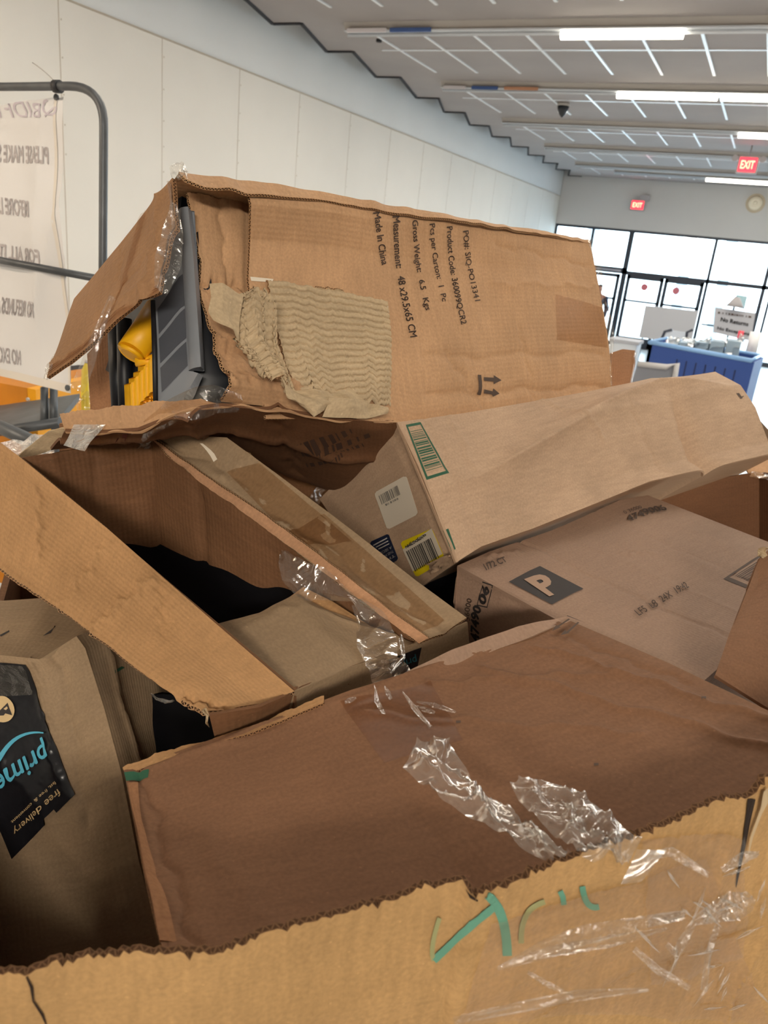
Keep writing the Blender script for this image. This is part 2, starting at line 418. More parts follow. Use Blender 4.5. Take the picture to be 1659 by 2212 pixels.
K_T = cardboard('kraft_torn', srgb(188, 166, 134), 'X', wave=.1, mott=.14, rough=.9)
EDGE = fluted_edge('fluted_edge', srgb(190, 150, 110), srgb(44, 28, 18), .0052)
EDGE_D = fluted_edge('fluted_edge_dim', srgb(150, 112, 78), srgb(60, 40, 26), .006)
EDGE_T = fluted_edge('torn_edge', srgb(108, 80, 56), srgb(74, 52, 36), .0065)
TAPE = film('clear_tape', tint=(.85, .78, .71, 1), gloss=.006, bump=.08, bscale=25, haze=.0, rough=.3, fr=.012)
TAPE_H = film('thin_clear_tape', tint=(.93, .89, .82, 1), gloss=.01, bump=.25, bscale=22, haze=.0, rough=.16, fr=.08)
TAPE_C = film('creased_tape', tint=(.84, .77, .68, 1), gloss=.035, bump=.35, bscale=28, haze=.03, rough=.14, fr=.12)
FILM = film('clear_film', tint=(.93, .91, .87, 1), gloss=.06, bump=.3, bscale=20, rough=.12, haze=.07, fr=.3)
FILM_P = film('puffed_tape', tint=(.93, .91, .88, 1), gloss=.05, bump=.18, bscale=14, rough=.16, haze=.12, fr=.28)
INK = plain('black_ink', srgb(50, 44, 42), .7)
INK_F = plain('faded_black_ink', srgb(84, 68, 58), .8)
GREEN = plain('green_ink', srgb(36, 84, 60), .7)
TEAL = plain('teal_marker', srgb(96, 150, 128), .8)
RED_INK = plain('dark_red_ink', srgb(96, 40, 34), .8)
PRIME_BLACK = plain('black_tape', srgb(24, 24, 28), .28, spec=.5, bump=.35, bscale=40)
PRIME_BLUE = plain('sky_blue_print', srgb(84, 170, 196), .4)
CREAM = plain('cream_print', srgb(206, 178, 132), .5)
NAVY = plain('navy_label', srgb(26, 36, 62), .5)
WHITE = plain('white_label', srgb(226, 214, 194), .55)
WPRINT = plain('white_print', srgb(210, 205, 200), .6)
YEL_L = plain('yellow_label', srgb(238, 214, 20), .5)
GREYPR = plain('grey_print', srgb(126, 120, 112), .7)

exec_order = None
def qx(*a): return [tuple(a[i:i + 2]) for i in range(0, len(a), 2)]

# ------------------------------------------------------------------ the hall
P_WALL = plain('painted_wall', srgb(226, 222, 214), .75, noise=.02, nscale=1.5, bump=.05, bscale=30)
P_BAND = plain('painted_wall_upper', srgb(226, 228, 228), .8, noise=.02, nscale=1)
P_SEAM = plain('wall_joint', srgb(186, 176, 160), .8)
P_BACK = plain('grey_painted_wall', srgb(206, 204, 202), .8, noise=.02, nscale=1)
P_TILE = plain('ceiling_tile', srgb(158, 152, 150), .85, noise=.05, nscale=1.3)
P_TBAR = plain('ceiling_bar', srgb(225, 230, 236), .28, spec=.7)
P_DARK = plain('dark_gap', srgb(52, 52, 56), .8)
P_FLOOR = plain('polished_floor', srgb(205, 205, 204), .25, noise=.05, nscale=.6)
P_CHAN = plain('lamp_housing', srgb(176, 170, 164), .5)
P_TUBE = glow('lit_tube', (1.0, .93, .78, 1), 9.0)
P_TUBE_OFF = plain('unlit_tube', srgb(205, 210, 216), .25)
P_FRAME = plain('dark_window_frame', srgb(38, 48, 62), .4, spec=.5)
GLASS = film('window_glass', tint=(.93, .97, .98, 1), gloss=.02, bump=0, rough=.02, haze=0)

mb = MB(); mb.box((WALLX, FRONTY, -.1), (RIGHTX, BACKY + .3, 0)); struct(mb.build('floor', P_FLOOR))
mb = MB(); mb.box((WALLX - .25, FRONTY, 0), (WALLX - .012, BACKY + .2, 5.6)); struct(mb.build('wall_left', P_BAND))
mb = MB()
seams = [3.1, 4.43, 5.75, 7.09, 8.43, 9.77, 11.2, 12.6, 14.0, 15.4, 16.8, 18.2, 19.6, 21.0, 22.4, 23.8]
ys = [-8.0, -6.6, -5.2, -3.8, -2.4, -1.0, .4, 1.75] + seams + [BACKY]
for a, b in zip(ys, ys[1:]):
    top = 4.02 if a < 9.9 or a > 11 else 3.99
    mb.box((WALLX - .012, a + .006, 0), (WALLX, b - .006, top))
    mb.box((WALLX - .012, b - .0065, 0), (WALLX - .004, b + .0065, top), 1)
for a in seams:                                   # small nail heads on the joints
    for z in (2.75, 3.0, 3.25, 3.55, 3.85): mb.box((WALLX - .001, a + .02, z), (WALLX + .002, a + .032, z + .014), 1)
mb.box((WALLX - .012, -8, 4.022), (WALLX + .006, BACKY, 4.036), 1)
struct(mb.build('wall_left_panelling', [P_WALL, P_SEAM]))
bpy.data.objects['wall_left_panelling'].name = 'trim_1'
mb = MB(); mb.box((RIGHTX, FRONTY, 0), (RIGHTX + .2, BACKY + .2, 5.6)); struct(mb.build('wall_right', P_WALL))
mb = MB(); mb.box((WALLX, FRONTY - .2, 0), (RIGHTX, FRONTY, 5.6)); struct(mb.build('wall_front', P_WALL))
mb = MB(); mb.box((WALLX, BACKY, 3.27), (RIGHTX, BACKY + .2, 5.6)); struct(mb.build('wall_back', P_BACK))
mb = MB(); mb.box((WALLX - .25, FRONTY - .2, 5.6), (RIGHTX + .2, BACKY + .2, 5.7)); struct(mb.build('trim_2', P_BAND))
# ceiling with its saw-toothed border along the wall
tips = [8.86 - 1.4 * k for k in range(11, 0, -1)] + [8.86, 10.15, 11.64, 13.17, 14.43, 15.8, 17.2, 18.6, 20.0, 21.4, 22.8]
mb = MB(); mc = MB(); XI = -5.66
for a, b in zip(tips, tips[1:] + [BACKY]):
    mb.quad((XI, a, CEIL), (XI, b, CEIL), (-6.06, b, CEIL), (XI, a, CEIL + 0.0))
    for p, q in (((XI, a), (-6.06, b)), ((-6.06, b), (XI, b))):
        p = np.array(p); q = np.array(q); d = (q - p) / np.linalg.norm(q - p); n = np.array([-d[1], d[0]]) * .019
        c = [(*(p - n), CEIL - .02), (*(q - n), CEIL - .02), (*(q + n), CEIL - .02), (*(p + n), CEIL - .02)]
        mc.hexa(c + [(x, y, CEIL + .1) for x, y, z in c])
mb.box((XI, FRONTY, CEIL), (RIGHTX, BACKY, CEIL + .02))
struct(mb.build('ceiling', P_TILE)); o = struct(mc.build('trim_3', P_DARK))  # trim: dark bars standing in for the gap shadows along the teeth
mb = MB(); rows = [-9 + 3 * k for k in range(0, 12)]
for ry in rows:
    y0 = ry + .22; y1 = ry + 2.3
    if y0 < FRONTY or ry > 22: continue
    k = 0; x = -4.94
    while x < RIGHTX - .2:
        mb.box((x - .017, y0, CEIL - .012), (x + .017, y1, CEIL)); x += .62
    mb.box((-5.2, ry + 1.07, CEIL - .011), (RIGHTX, ry + 1.11, CEIL))
struct(mb.build('trim_4', P_TBAR))

def lamp_row(y, lit, label, x0=-5.1, x1=8.2, strips=()):
    t = thing('ceiling_light', label, 'light', (x0, y, CEIL), 'fluorescent light rows across the ceiling')
    m = MB()
    c = [(x0, y - .13, CEIL), (x1, y - .13, CEIL), (x1, y - .07, CEIL - .07), (x0, y - .07, CEIL - .07), (x0, y + .13, CEIL), (x1, y + .13, CEIL), (x1, y + .07, CEIL - .07), (x0, y + .07, CEIL - .07)]
    m.hexa(c); m.build('lamp_housing', P_CHAN, t)
    m = MB(); m.tube([(x0, y, CEIL - .1), (x1, y, CEIL - .1)], .018, 8); m.box((x0, y - .1, CEIL - .085), (x1, y + .1, CEIL - .07)); m.build('unlit_strip', P_TUBE_OFF, t)
    for a, b in lit:
        m = MB(); m.tube([(a, y, CEIL - .115), (b, y, CEIL - .115)], .045, 12); m.build('lit_tube', P_TUBE, t)
    for a, b, mt in strips:
        m = MB(); m.box((a, y - .125, CEIL - .1), (b, y - .1, CEIL - .06)); m.build('paper_strip', mt, t)
PB = plain('blue_paper', srgb(70, 96, 150), .7); PW = plain('pale_paper', srgb(214, 210, 214), .7); PO = plain('tan_paper', srgb(190, 140, 110), .7)
lamp_row(-3, [(.5, 1.72), (1.8, 3.0)], 'lamp row behind the heap, two tubes lit')
lamp_row(0, [(2.4, 3.6)], 'lamp row above the heap, one tube lit')
lamp_row(3, [(3.0, 4.2)], 'third lamp row over the near end of the hall')
lamp_row(6, [(.6, 1.8)], 'lamp row just outside the top of the view')
lamp_row(9, [(-2.56, -1.34)], 'nearest lamp row in view, long white bar with one lit tube, highest in the photo', strips=[(-5.05, -4.55, PW), (-4.5, -4.0, PB)])
lamp_row(12, [(-2.5, -1.2), (-1.15, .1)], 'second lamp row with two lit tubes end to end', strips=[(-5.05, -4.7, PW), (-4.6, -4.2, PB), (-4.1, -3.6, PO)])
lamp_row(15, [(-1.05, .15)], 'third lamp row, lit only behind the hanging exit sign')
lamp_row(18, [(.6, 1.8)], 'fourth lamp row, dark along its whole visible length')
lamp_row(21, [(.8, 2.0)], 'fifth lamp row, dark, close to the end wall')
lamp_row(22.0, [(-2.05, .3)], 'last lamp row before the shop front, one long lit tube', x0=-4.3)

def fixture(name, label, cat, loc, parts):
    t = thing(name, label, cat, loc)
    for n, m, mt in parts: m.build(n, mt, t)
    return t
# dome camera
m = MB(); c = np.array([-3.58, 13.32, CEIL]); m.tube([c, c - [0, 0, .05]], .1, 16)
m2 = MB(); m2.tube([c - [0, 0, .05], c - [0, 0, .1], c - [0, 0, .17], c - [0, 0, .21]], [.095, .085, .05, .012], 16)
fixture('dome_camera', 'small dark dome camera hanging under the ceiling tiles', 'camera', c, [('mount', m, P_CHAN), ('dome', m2, plain('dark_dome', srgb(40, 44, 50), .2))])
m = MB(); c = np.array([-5.0, 9.6, CEIL]); m.tube([c, c - [0, 0, .03]], .035, 12); tag(m.build('ceiling_sensor', P_DARK), 'tiny dark round sensor on the white ceiling left of the nearest lamp row', 'sensor')
RED = glow('exit_red', (1.0, .03, .05, 1), 2.6); EXL = glow('exit_letters', (1.0, .32, .2, 1), 3.0)
P_SIGNB = plain('sign_housing', srgb(176, 172, 174), .5)
def exit_sign(cx, cy, cz, w, h, label, hang):
    t = thing('exit_sign', label, 'exit sign', (cx, cy, cz), 'red exit signs')
    m = MB(); m.box((cx - w / 2 - .03, cy, cz - h / 2 - .03), (cx + w / 2 + .03, cy + .08, cz + h / 2 + .03)); m.build('housing', P_SIGNB, t)
    m = MB(); m.box((cx - w / 2, cy - .012, cz - h / 2), (cx + w / 2, cy, cz + h / 2)); m.build('lit_face', RED, t)
    P, F = text_shape('EXIT', .03); m = MB()
    m.v += [np.array([cx + (p[0] - .5) * w * .8, cy - .016, cz - (p[1] - .5) * h * .6]) for p in P]
    for f in F: m.face(f)
    m.build('exit_lettering', EXL, t)
    m = MB()
    if hang: m.tube([(cx, cy + .04, cz + h / 2), (cx, cy + .04, CEIL)], .012, 8)
    else: m.box((cx + .02, cy + .03, cz + h / 2 + .02), (cx + .28, BACKY, cz + h / 2 + .16))
    m.build('bracket', P_SIGNB, t)
    if hang:
        for s in (-1, 1):
            m = MB(); k = np.array([cx + s * (w / 2 + .09), cy + .02, cz + h * .42]); m.tube([k + [0, .06, 0], k, k - [0, .05, 0]], [.03, .06, .055], 12); m.build('emergency_lamp', P_SIGNB, t)
exit_sign(-3.92, BACKY - .14, 3.93, .33, .22, 'red exit sign on the grey wall above the shop front', False)
exit_sign(-.91, 16.9, 4.27, .30, .24, 'red exit sign with two small lamps hanging from the ceiling', True)
# round wall bell
c = np.array([-.89, BACKY, 4.2]); m = MB(); m.tube([c, c - [0, .05, 0]], .24, 32)
m2 = MB(); m2.tube([c - [0, .05, 0], c - [0, .1, 0], c - [0, .12, 0]], [.19, .16, .1], 32)
m3 = MB(); m3.tube([c - [0, .12, 0], c - [0, .14, 0]], [.05, .03], 16)
BE = plain('beige_plastic', srgb(236, 224, 200), .4)
fixture('wall_speaker', 'round beige speaker on the grey end wall', 'speaker', c, [('rim', m, plain('tan_rim', srgb(196, 180, 154), .5)), ('dish', m2, BE), ('centre_cap', m3, BE)])

# shop front: frame, doors and glass
def mull(name, x0, x1, z0, z1, y=BACKY + .02, d=.1):
    m = MB(); m.box((x0, y, z0), (x1, y + d, z1)); return struct(m.build(name, P_FRAME))
n = 0
def W_(x0, x1, z0, z1):
    global n; n += 1; return mull('window_frame_%d' % n, x0, x1, z0, z1)
m = MB()
def fb(x0, x1, z0, z1): m.box((x0, BACKY + .02, z0), (x1, BACKY + .12, z1))
fb(WALLX, RIGHTX, 3.2, 3.3); fb(WALLX, WALLX + .06, 0, 3.2); fb(-5.1, -5.02, 0, 3.2); fb(-4.02, -3.88, 0, 3.2)
fb(-1.68, -1.6, 0, 3.2); fb(-.22, -.12, 0, 3.2); fb(.0, .07, 0, 3.2)
for x in (1.9, 3.6, 5.3, 7.0, 8.7, 10.4): fb(x, x + .08, 0, 3.2)
fb(WALLX, -3.9, 2.05, 2.22); fb(-3.9, RIGHTX, 2.04, 2.15); fb(WALLX, RIGHTX, 0, .12)
struct(m.build('window_1', P_FRAME))
m = MB(); m.box((-5.0, BACKY - .02, 2.1), (-4.05, BACKY + .02, 2.16)); m.build('door_closer', plain('aluminium', srgb(150, 155, 170), .3, .8), bpy.data.objects['window_1'])
m = MB(); m.box((WALLX, BACKY + .06, .1), (RIGHTX, BACKY + .066, 3.2)); struct(m.build('window_2', GLASS))
PK = plain('red_disc', srgb(214, 120, 130), .5)
def door(idx, x0, x1, disc=None):
    m = MB(); y = BACKY + .03
    for a, b, c_, d in ((x0, x0 + .1, .02, 2.04), (x1 - .1, x1, .02, 2.04), (x0, x1, 1.94, 2.04), (x0, x1, .02, .3), (x0, x1, 1.3, 1.36)):
        m.box((a, y - .02, c_), (b, y + .03, d))
    o = struct(m.build('door_%d' % idx, P_FRAME))
    m = MB(); m.tube([(x1 - .14, y - .05, .95), (x1 - .14, y - .05, 1.25)], .015, 8); m.build('door_handle', plain('handle_metal_%d' % idx, srgb(150, 150, 155), .3, .9), o)
    if disc:
        m = MB(); m.tube([(disc, y - .03, 1.75), (disc, y - .022, 1.75)], .1, 20); m.build('round_sticker', PK, o)
door(1, -3.85, -2.8, -3.3); door(2, -2.78, -1.7, -2.42); door(3, -4.98, -4.05)
m = MB()
for (x0, x1) in ((-1.55, -.3),): m.box((x0, BACKY + .03, .9), (x1, BACKY + .05, .95))
struct(m.build('window_3', P_FRAME))
# outdoors
PAVE = plain('sunlit_pavement', srgb(225, 225, 225), .9, noise=.05, nscale=.3)
m = MB(); m.box((-40, BACKY + .3, -.15), (40, 80, -.02)); tag(m.build('pavement', PAVE), None or 'sunlit pavement outside the shop front', 'pavement'); o = bpy.data.objects['pavement']; o['kind'] = 'structure'; o.name = 'floor_outside'
COLM = plain('pale_blue_column', srgb(226, 238, 246), .7)
for i, (x, y, l) in enumerate(((-5.6, 27.0, 'pale outdoor column behind the double doors'), (-2.6, 27.5, 'pale outdoor column right of the double doors'), (-1.35, 26.6, 'pale outdoor column left of the standing sign'), (2.2, 27.2, 'outdoor column at the right edge of the glass'))):
    t = thing('porch_column', l, 'column', (x, y, 0)); m = MB(); m.box((x - .16, y - .16, 0), (x + .16, y + .16, 3.6)); m.build('shaft', COLM, t)
    m = MB(); m.box((x - .22, y - .22, 0), (x + .22, y + .22, .35)); m.build('plinth', COLM, t)
m = MB(); m.box((-12, 26.2, 3.6), (12, 29.5, 3.9)); tag(m.build('porch_roof', plain('porch_white', srgb(225, 232, 236), .8)), 'pale porch roof outside above the glass', 'roof')

# person by the left door
def person(x, y, label):
    t = thing('person', label, 'person', (x, y, 0))
    D = plain('dark_cloth', srgb(58, 62, 84), .85); S = plain('skin', srgb(178, 128, 112), .6); HR = plain('dark_hair', srgb(60, 42, 46), .8)
    def skin(name, V, Ed, Rr, mat):
        me = bpy.data.meshes.new(name); me.from_pydata([(x + a, y + b, c) for a, b, c in V], Ed, []); me.materials.append(mat)
        o = bpy.data.objects.new(name, me); COL.objects.link(o)
        s = o.modifiers.new('s', 'SKIN'); sv = me.skin_vertices[0].data
        for i, r in enumerate(Rr): sv[i].radius = r if isinstance(r, tuple) else (r, r)
        sv[0].use_root = True; s.use_smooth_shade = True; o.modifiers.new('ss', 'SUBSURF').levels = 2
        o.modifiers['ss'].render_levels = 2; attach(o, t); return o
    V = [(0, 0, .98), (0, .01, 1.2), (0, .02, 1.42), (0, .0, 1.52), (0, -.02, 1.62), (0, -.02, 1.72),
         (-.1, 0, .9), (-.11, -.03, .5), (-.11, .03, .09), (-.11, -.13, .04), (.1, 0, .9), (.12, .05, .5), (.12, .12, .1), (.12, -.02, .04),
         (-.19, .02, 1.42), (-.25, .04, 1.14), (-.24, -.1, .9), (-.24, -.14, .82), (.19, .02, 1.42), (.25, .05, 1.14), (.25, -.06, .9), (.25, -.1, .82)]
    Ed = [(0, 1), (1, 2), (2, 3), (3, 4), (4, 5), (0, 6), (6, 7), (7, 8), (8, 9), (0, 10), (10, 11), (11, 12), (12, 13), (2, 14), (14, 15), (15, 16), (16, 17), (2, 18), (18, 19), (19, 20), (20, 21)]
    Rr = [(.15, .11), (.14, .1), (.15, .1), .055, .085, .06, .09, .06, .045, .04, .09, .06, .045, .04, .06, .05, .035, .03, .06, .05, .035, .03]
    skin('body', V, Ed, Rr, S)
    k = [0, 1, 2, 14, 15, 16, 18, 19, 20]; mp = {a: i for i, a in enumerate(k)}
    skin('dark_coat', [V[i] if i not in (2,) else (0, .02, 1.44) for i in k], [(mp[a], mp[b]) for a, b in Ed if a in mp and b in mp], [(.18, .13), (.165, .12), (.17, .12), .075, .065, .05, .075, .065, .05], D)
    k = [0, 6, 7, 8, 10, 11, 12]; mp = {a: i for i, a in enumerate(k)}
    skin('trousers', [V[i] for i in k], [(mp[a], mp[b]) for a, b in Ed if a in mp and b in mp], [.16, .11, .08, .065, .11, .08, .065], D)
    skin('hair', [(0, .01, 1.66), (0, .0, 1.76)], [(0, 1)], [.085, .08], HR)
person(-4.12, 22.0, 'person in dark clothes standing in front of the left door')

# whiteboard-like panel, sign, bin, chair and posts near the doors
def slab(P4, n, t, mat, name, parent=None):
    P4 = [np.asarray(p) for p in P4]; m = MB(); n = np.asarray(n, float) * t; m.hexa(P4 + [p + n for p in P4]); return m.build(name, mat, parent)
GREY_P = plain('grey_panel', srgb(176, 178, 184), .7); DKG = plain('dark_trim', srgb(60, 64, 74), .5)
t = thing('display_board', 'blank grey board standing on legs inside the double doors', 'board', (-1.95, 19, 0))
slab([WY(1394, 660, 19), WY(1509, 672, 19), WY(1493, 742, 19), WY(1380, 729, 19)], (0, 1, 0), .03, GREY_P, 'panel', t)
for x in (-2.4, -1.45):
    m = MB(); m.tube([(x, 19.05, .8), (x, 19.05, 0)], .018, 8); m.build('leg', DKG, t)
t = thing('standing_sign', 'grey standing sign about no returns and no exceptions beside the blue bin', 'sign', (-.45, 16, 0))
slab([WY(1545, 664, 16), WY(1632, 676, 16), WY(1622, 737, 16), WY(1540, 718, 16)], (0, 1, 0), .02, GREY_P, 'panel', t)
sp = Patch([WY(1545, 664, 15.99), WY(1632, 676, 15.99)], [WY(1540, 718, 15.99), WY(1622, 737, 15.99)], nu=8, nv=8)
print_text(sp, 'No Returns', qx(1558, 685, 1618, 696, 1616, 705, 1556, 694), INK, t, .03, off=.004)
print_text(sp, 'No Exceptions', qx(1550, 705, 1620, 718, 1618, 727, 1549, 714), INK, t, .03, off=.004)
print_rects(sp, qx(1552, 672, 1625, 682, 1624, 688, 1551, 678), bars(5, 12, 0, 1, .2, .8), INK_F, t, 'small_print', off=.004)
m = MB(); m.tube([(-.53, 16.05, 1.96), (-.48, 16.05, 0)], .02, 8); m.box((-.75, 15.85, 0), (-.2, 16.25, .04)); m.build('stand', DKG, t)
m = MB(); c = WY(1590, 652, 16); m.tube([c + [0, 0, -.09], c, c + [0, 0, .08]], [.16, .1, .05], 12); m.build('clamp_top', P_SIGNB, t)
m = MB(); a = [WY(1590, 636, 16.2), WY(1615, 640, 16.2), WY(1608, 668, 16.2), WY(1592, 664, 16.2)]; m.hexa(a + [p + [0, .01, 0] for p in a]); tag(m.build('notice_sheet', plain('pale_blue_sheet', srgb(170, 205, 215), .6)), 'small pale blue sheet behind the top of the standing sign', 'sheet')
BLUE = plain('blue_bin_plastic', srgb(40, 70, 136), .55); BLD = plain('blue_bin_slot', srgb(20, 34, 78), .6)
t = thing('storage_bin', 'large blue plastic bin with vertical slots near the shop front', 'bin', (-.7, 13, 0))
A_ = WY(1403, 742, 13); B_ = WY(1622, 782, 13); dz = np.array([0, 0, 1.]); bk = np.array([.12, 1.1, 0])
A0 = A_ * [1, 1, 0] + [0, 0, .05]; B0 = B_ * [1, 1, 0] + [0, 0, .05]
m = MB(); tk = np.array([0, .05, 0]); m.hexa([A_, B_, B0, A0, A_ + tk, B_ + tk, B0 + tk, A0 + tk]); m.hexa([A_ + bk, B_ + bk, B0 + bk, A0 + bk, A_ + bk - tk, B_ + bk - tk, B0 + bk - tk, A0 + bk - tk])
for P_, Q_ in ((A_, A0), (B_, B0)): m.hexa([P_, P_ + bk, Q_ + bk, Q_, P_ + [.05, 0, 0], P_ + bk + [.05, 0, 0], Q_ + bk + [.05, 0, 0], Q_ + [.05, 0, 0]])
m.hexa([A0, B0, B0 + bk, A0 + bk, A0 - dz * .05, B0 - dz * .05, B0 + bk - dz * .05, A0 + bk - dz * .05]); m.build('bin_body', BLUE, t)
m = MB()
for k in range(7):
    s = .3 + k * .095; p = A_ + (B_ - A_) * s - [0, .004, .16]; w = (B_ - A_) * .014; m.hexa([p, p + w, p + w - dz * .3, p - dz * .3] + [q - [0, .004, 0] for q in (p, p + w, p + w - dz * .3, p - dz * .3)])
m.build('slots', BLD, t)
m = MB(); m.tube([A_ + dz * .02, B_ + dz * .02, B_ + bk + dz * .02, A_ + bk + dz * .02, A_ + dz * .02], .035, 8); m.build('bin_rim', plain('pale_blue_rim', srgb(130, 170, 215), .3), t)
PWRAP = film('wrapped_stock', tint=(.75, .88, .95, 1), gloss=.35, bump=1, bscale=18, rough=.15, haze=.35)
GRY2 = plain('grey_parcel', srgb(150, 170, 185), .35)
for i in range(5):
    p = A_ + (B_ - A_) * (.2 + .15 * i) + [0, .45, .0]; t = thing('wrapped_parcel', ['long plastic-wrapped parcel lying across the blue bin', 'plastic-wrapped parcel in the blue bin, second from its left end', 'plastic-wrapped parcel in the middle of the blue bin', 'crumpled plastic-wrapped parcel right of the bin middle', 'crumpled plastic-wrapped parcel at the right end of the blue bin'][i], 'parcel', p, 'plastic-wrapped parcels in the blue bin')
    m = MB(); m.box(p - [.1, .25, .3], p + [.1, .25, .04 + .05 * i]); m.build('contents', GRY2, t)
    q = Patch([p + [-.105, -.3, .0], p + [.105, -.3, .02 + .05 * i]], [p + [-.105, .3, .1], p + [.105, .3, .1 + .05 * i]], nu=14, nv=14, noise=(.05, 4, i), pin=False)
    m = MB(); m.patch(q); m.build('plastic_wrap', PWRAP, t)
t = thing('office_chair', 'grey chair back in front of the blue bin', 'chair', (-1.0, 10, 0))
m = MB(); q = Patch([WY(1378, 786, 10), WY(1440, 792, 10), WY(1468, 784, 10)], [WY(1355, 850, 10), WY(1455, 850, 10)], nu=16, nv=10, noise=(.01, 3, 2)); m.patch(q, .05); m.build('backrest', plain('grey_upholstery', srgb(128, 130, 138), .8), t)
m = MB(); a = WY(1378, 786, 9.97); b = WY(1440, 793, 9.97); c = WY(1462, 786, 9.97); d = WY(1452, 850, 9.97); m.tube([a, b, c, d], .035, 10); m.build('back_frame', plain('pale_grey_plastic', srgb(176, 174, 174), .5), t)
m = MB(); m.box((-1.3, 9.6, .42), (-.8, 10.05, .5)); m.build('seat', plain('grey_seat', srgb(120, 122, 130), .8), t)
for x in (-1.27, -.85):
    for y in (9.63, 10.0):
        m = MB(); m.tube([(x, y, .42), (x, y, 0)], .015, 8); m.build('leg', DKG, t)
t = thing('folding_chair', 'folding chair with pale seat and dark tubes behind the blue bin', 'chair', (-1.9, 15, 0))
m = MB(); a = WY(1425, 722, 15); b = WY(1490, 728, 15); m.tube([WY(1424, 745, 15), WY(1436, 716, 15), WY(1452, 712, 15)], .025, 8); m.build('armrest', DKG, t); m = MB(); m.tube([WY(1482, 742, 15), WY(1484, 718, 15), WY(1497, 712, 15)], .025, 8); m.build('armrest', DKG, t)
slab([WY(1440, 712, 15), WY(1482, 718, 15), WY(1482, 740, 15), WY(1434, 736, 15)], (0, 1, 0), .03, plain('pale_seat', srgb(200, 208, 216), .4), 'backrest', t)
for x in (-1.95, -1.4):
    m = MB(); m.tube([(x, 15, 1.0), (x, 15, 0)], .015, 8); m.build('leg', DKG, t)
t = thing('barrier_post', 'red and white striped post at the right end of the blue bin', 'post', (-.27, 14.45, 0))
RD = plain('red_band', srgb(226, 60, 80), .4); WH = plain('white_band', srgb(235, 235, 235), .4)
for k in range(6):
    z = .05 + k * .235; m = MB(); m.tube([(-.27, 14.45, z), (-.27, 14.45, z + .235)], .045, 14); m.build('red_band' if k % 2 else 'white_band', RD if k % 2 else WH, t)
m = MB(); m.tube([(-.27, 14.45, 0), (-.27, 14.45, .05)], .18, 20); m.build('base', DKG, t)
t = thing('safety_post', 'short white and yellow post beside the striped post', 'post', (-.05, 14.75, 0))
m = MB(); m.tube([(-.05, 14.75, 0), (-.05, 14.75, 1.1)], .05, 14); m.build('yellow_shaft', plain('safety_yellow', srgb(225, 180, 40), .4), t)
m = MB(); m.tube([(-.05, 14.75, 1.1), (-.05, 14.75, 1.45)], .09, 14); m.build('white_top', WH, t)
t = thing('stock_crate', 'pale crate on the floor left of the blue bin', 'crate', (-2.0, 14.0, 0))
m = MB(); m.box((-2.25, 13.8, .02), (-1.8, 14.3, 1.05)); m.build('crate_body', plain('pale_crate', srgb(214, 220, 226), .6), t)
m = MB(); m.box((-2.28, 13.77, 1.05), (-1.77, 14.33, 1.1)); m.build('crate_lid', GREY_P, t)

# ------------------------------------------------------------------ metal cart with the banner
STEEL = plain('worn_steel', srgb(84, 87, 90), .45, .45, noise=.25, nscale=9)
t = thing('stock_cart', 'tall grey tubular steel cart with a rounded corner at the left edge', 'cart', (W(110, 700, 2.6)[0], W(110, 700, 2.6)[1], 0))
zr = 2.5; r = .0135
def arc(A, B, C, n=8):
    A, B, C = map(np.asarray, (A, B, C)); return [(1 - s) ** 2 * A + 2 * s * (1 - s) * B + s * s * C for s in np.linspace(0, 1, n)]
top = [W(-160, 190, 3.05), W(-60, 188, 2.92), W(60, 187, 2.72), W(150, 186, 2.6)]
cor = arc(W(150, 186, 2.6), W(226, 186, 2.5), W(224, 275, 2.53), 10)
post_b = W(222, 600, 2.62); foot = post_b * [1, 1, 0]
m = MB(); m.tube(top + cor[1:] + [post_b, foot + [0, 0, .3]], r * 1.05, 14); m.build('end_frame', STEEL, t)
m = MB(); m.tube([W(-160, 532, 3.1), W(0, 562, 2.84), W(222, 604, 2.62)], r * .95, 12); m.build('middle_rail', STEEL, t)
far = W(-160, 190, 3.05) * [1, 1, 0]
m = MB(); m.tube([W(-160, 190, 3.05), far + [0, 0, .3]], r, 12); m.build('rear_post', STEEL, t)
m = MB(); u_ = foot - far; w_ = np.array([-u_[1], u_[0], 0]); w_ /= np.linalg.norm(w_); w_ *= .6; m.hexa([far + [0, 0, .22], foot + [0, 0, .22], foot + w_ + [0, 0, .22], far + w_ + [0, 0, .22], far + [0, 0, .3], foot + [0, 0, .3], foot + w_ + [0, 0, .3], far + w_ + [0, 0, .3]]); m.build('platform', STEEL, t)
for p in (far, foot, far + w_, foot + w_):
    m = MB(); a = p + [0, 0, .1]; v = w_ / np.linalg.norm(w_) * .02; m.tube([a - v, a + v], .1, 20); m.build('wheel', plain('black_rubber', srgb(30, 30, 32), .7) if 'black_rubber' not in bpy.data.materials else bpy.data.materials['black_rubber'], t)
m = MB(); m.tube(arc(W(70, 135, 2.7), W(105, 158, 2.68), W(126, 186, 2.62), 8), .0016, 6); tag(m.build('cable_tie', plain('grey_tie', srgb(150, 145, 138), .5)), 'thin cable tie with its loose tail on the cart top rail', 'cable tie')
m = MB(); k = W(124, 187, 2.635); m.tube([k + [-.012, 0, 0], k + [.012, 0, 0]], .021, 14); o = m.build('tie_loop', plain('black_tie', srgb(40, 40, 42), .5)); attach(o, bpy.data.objects['cable_tie'])
BAN = plain('white_banner', srgb(206, 206, 206), .55)
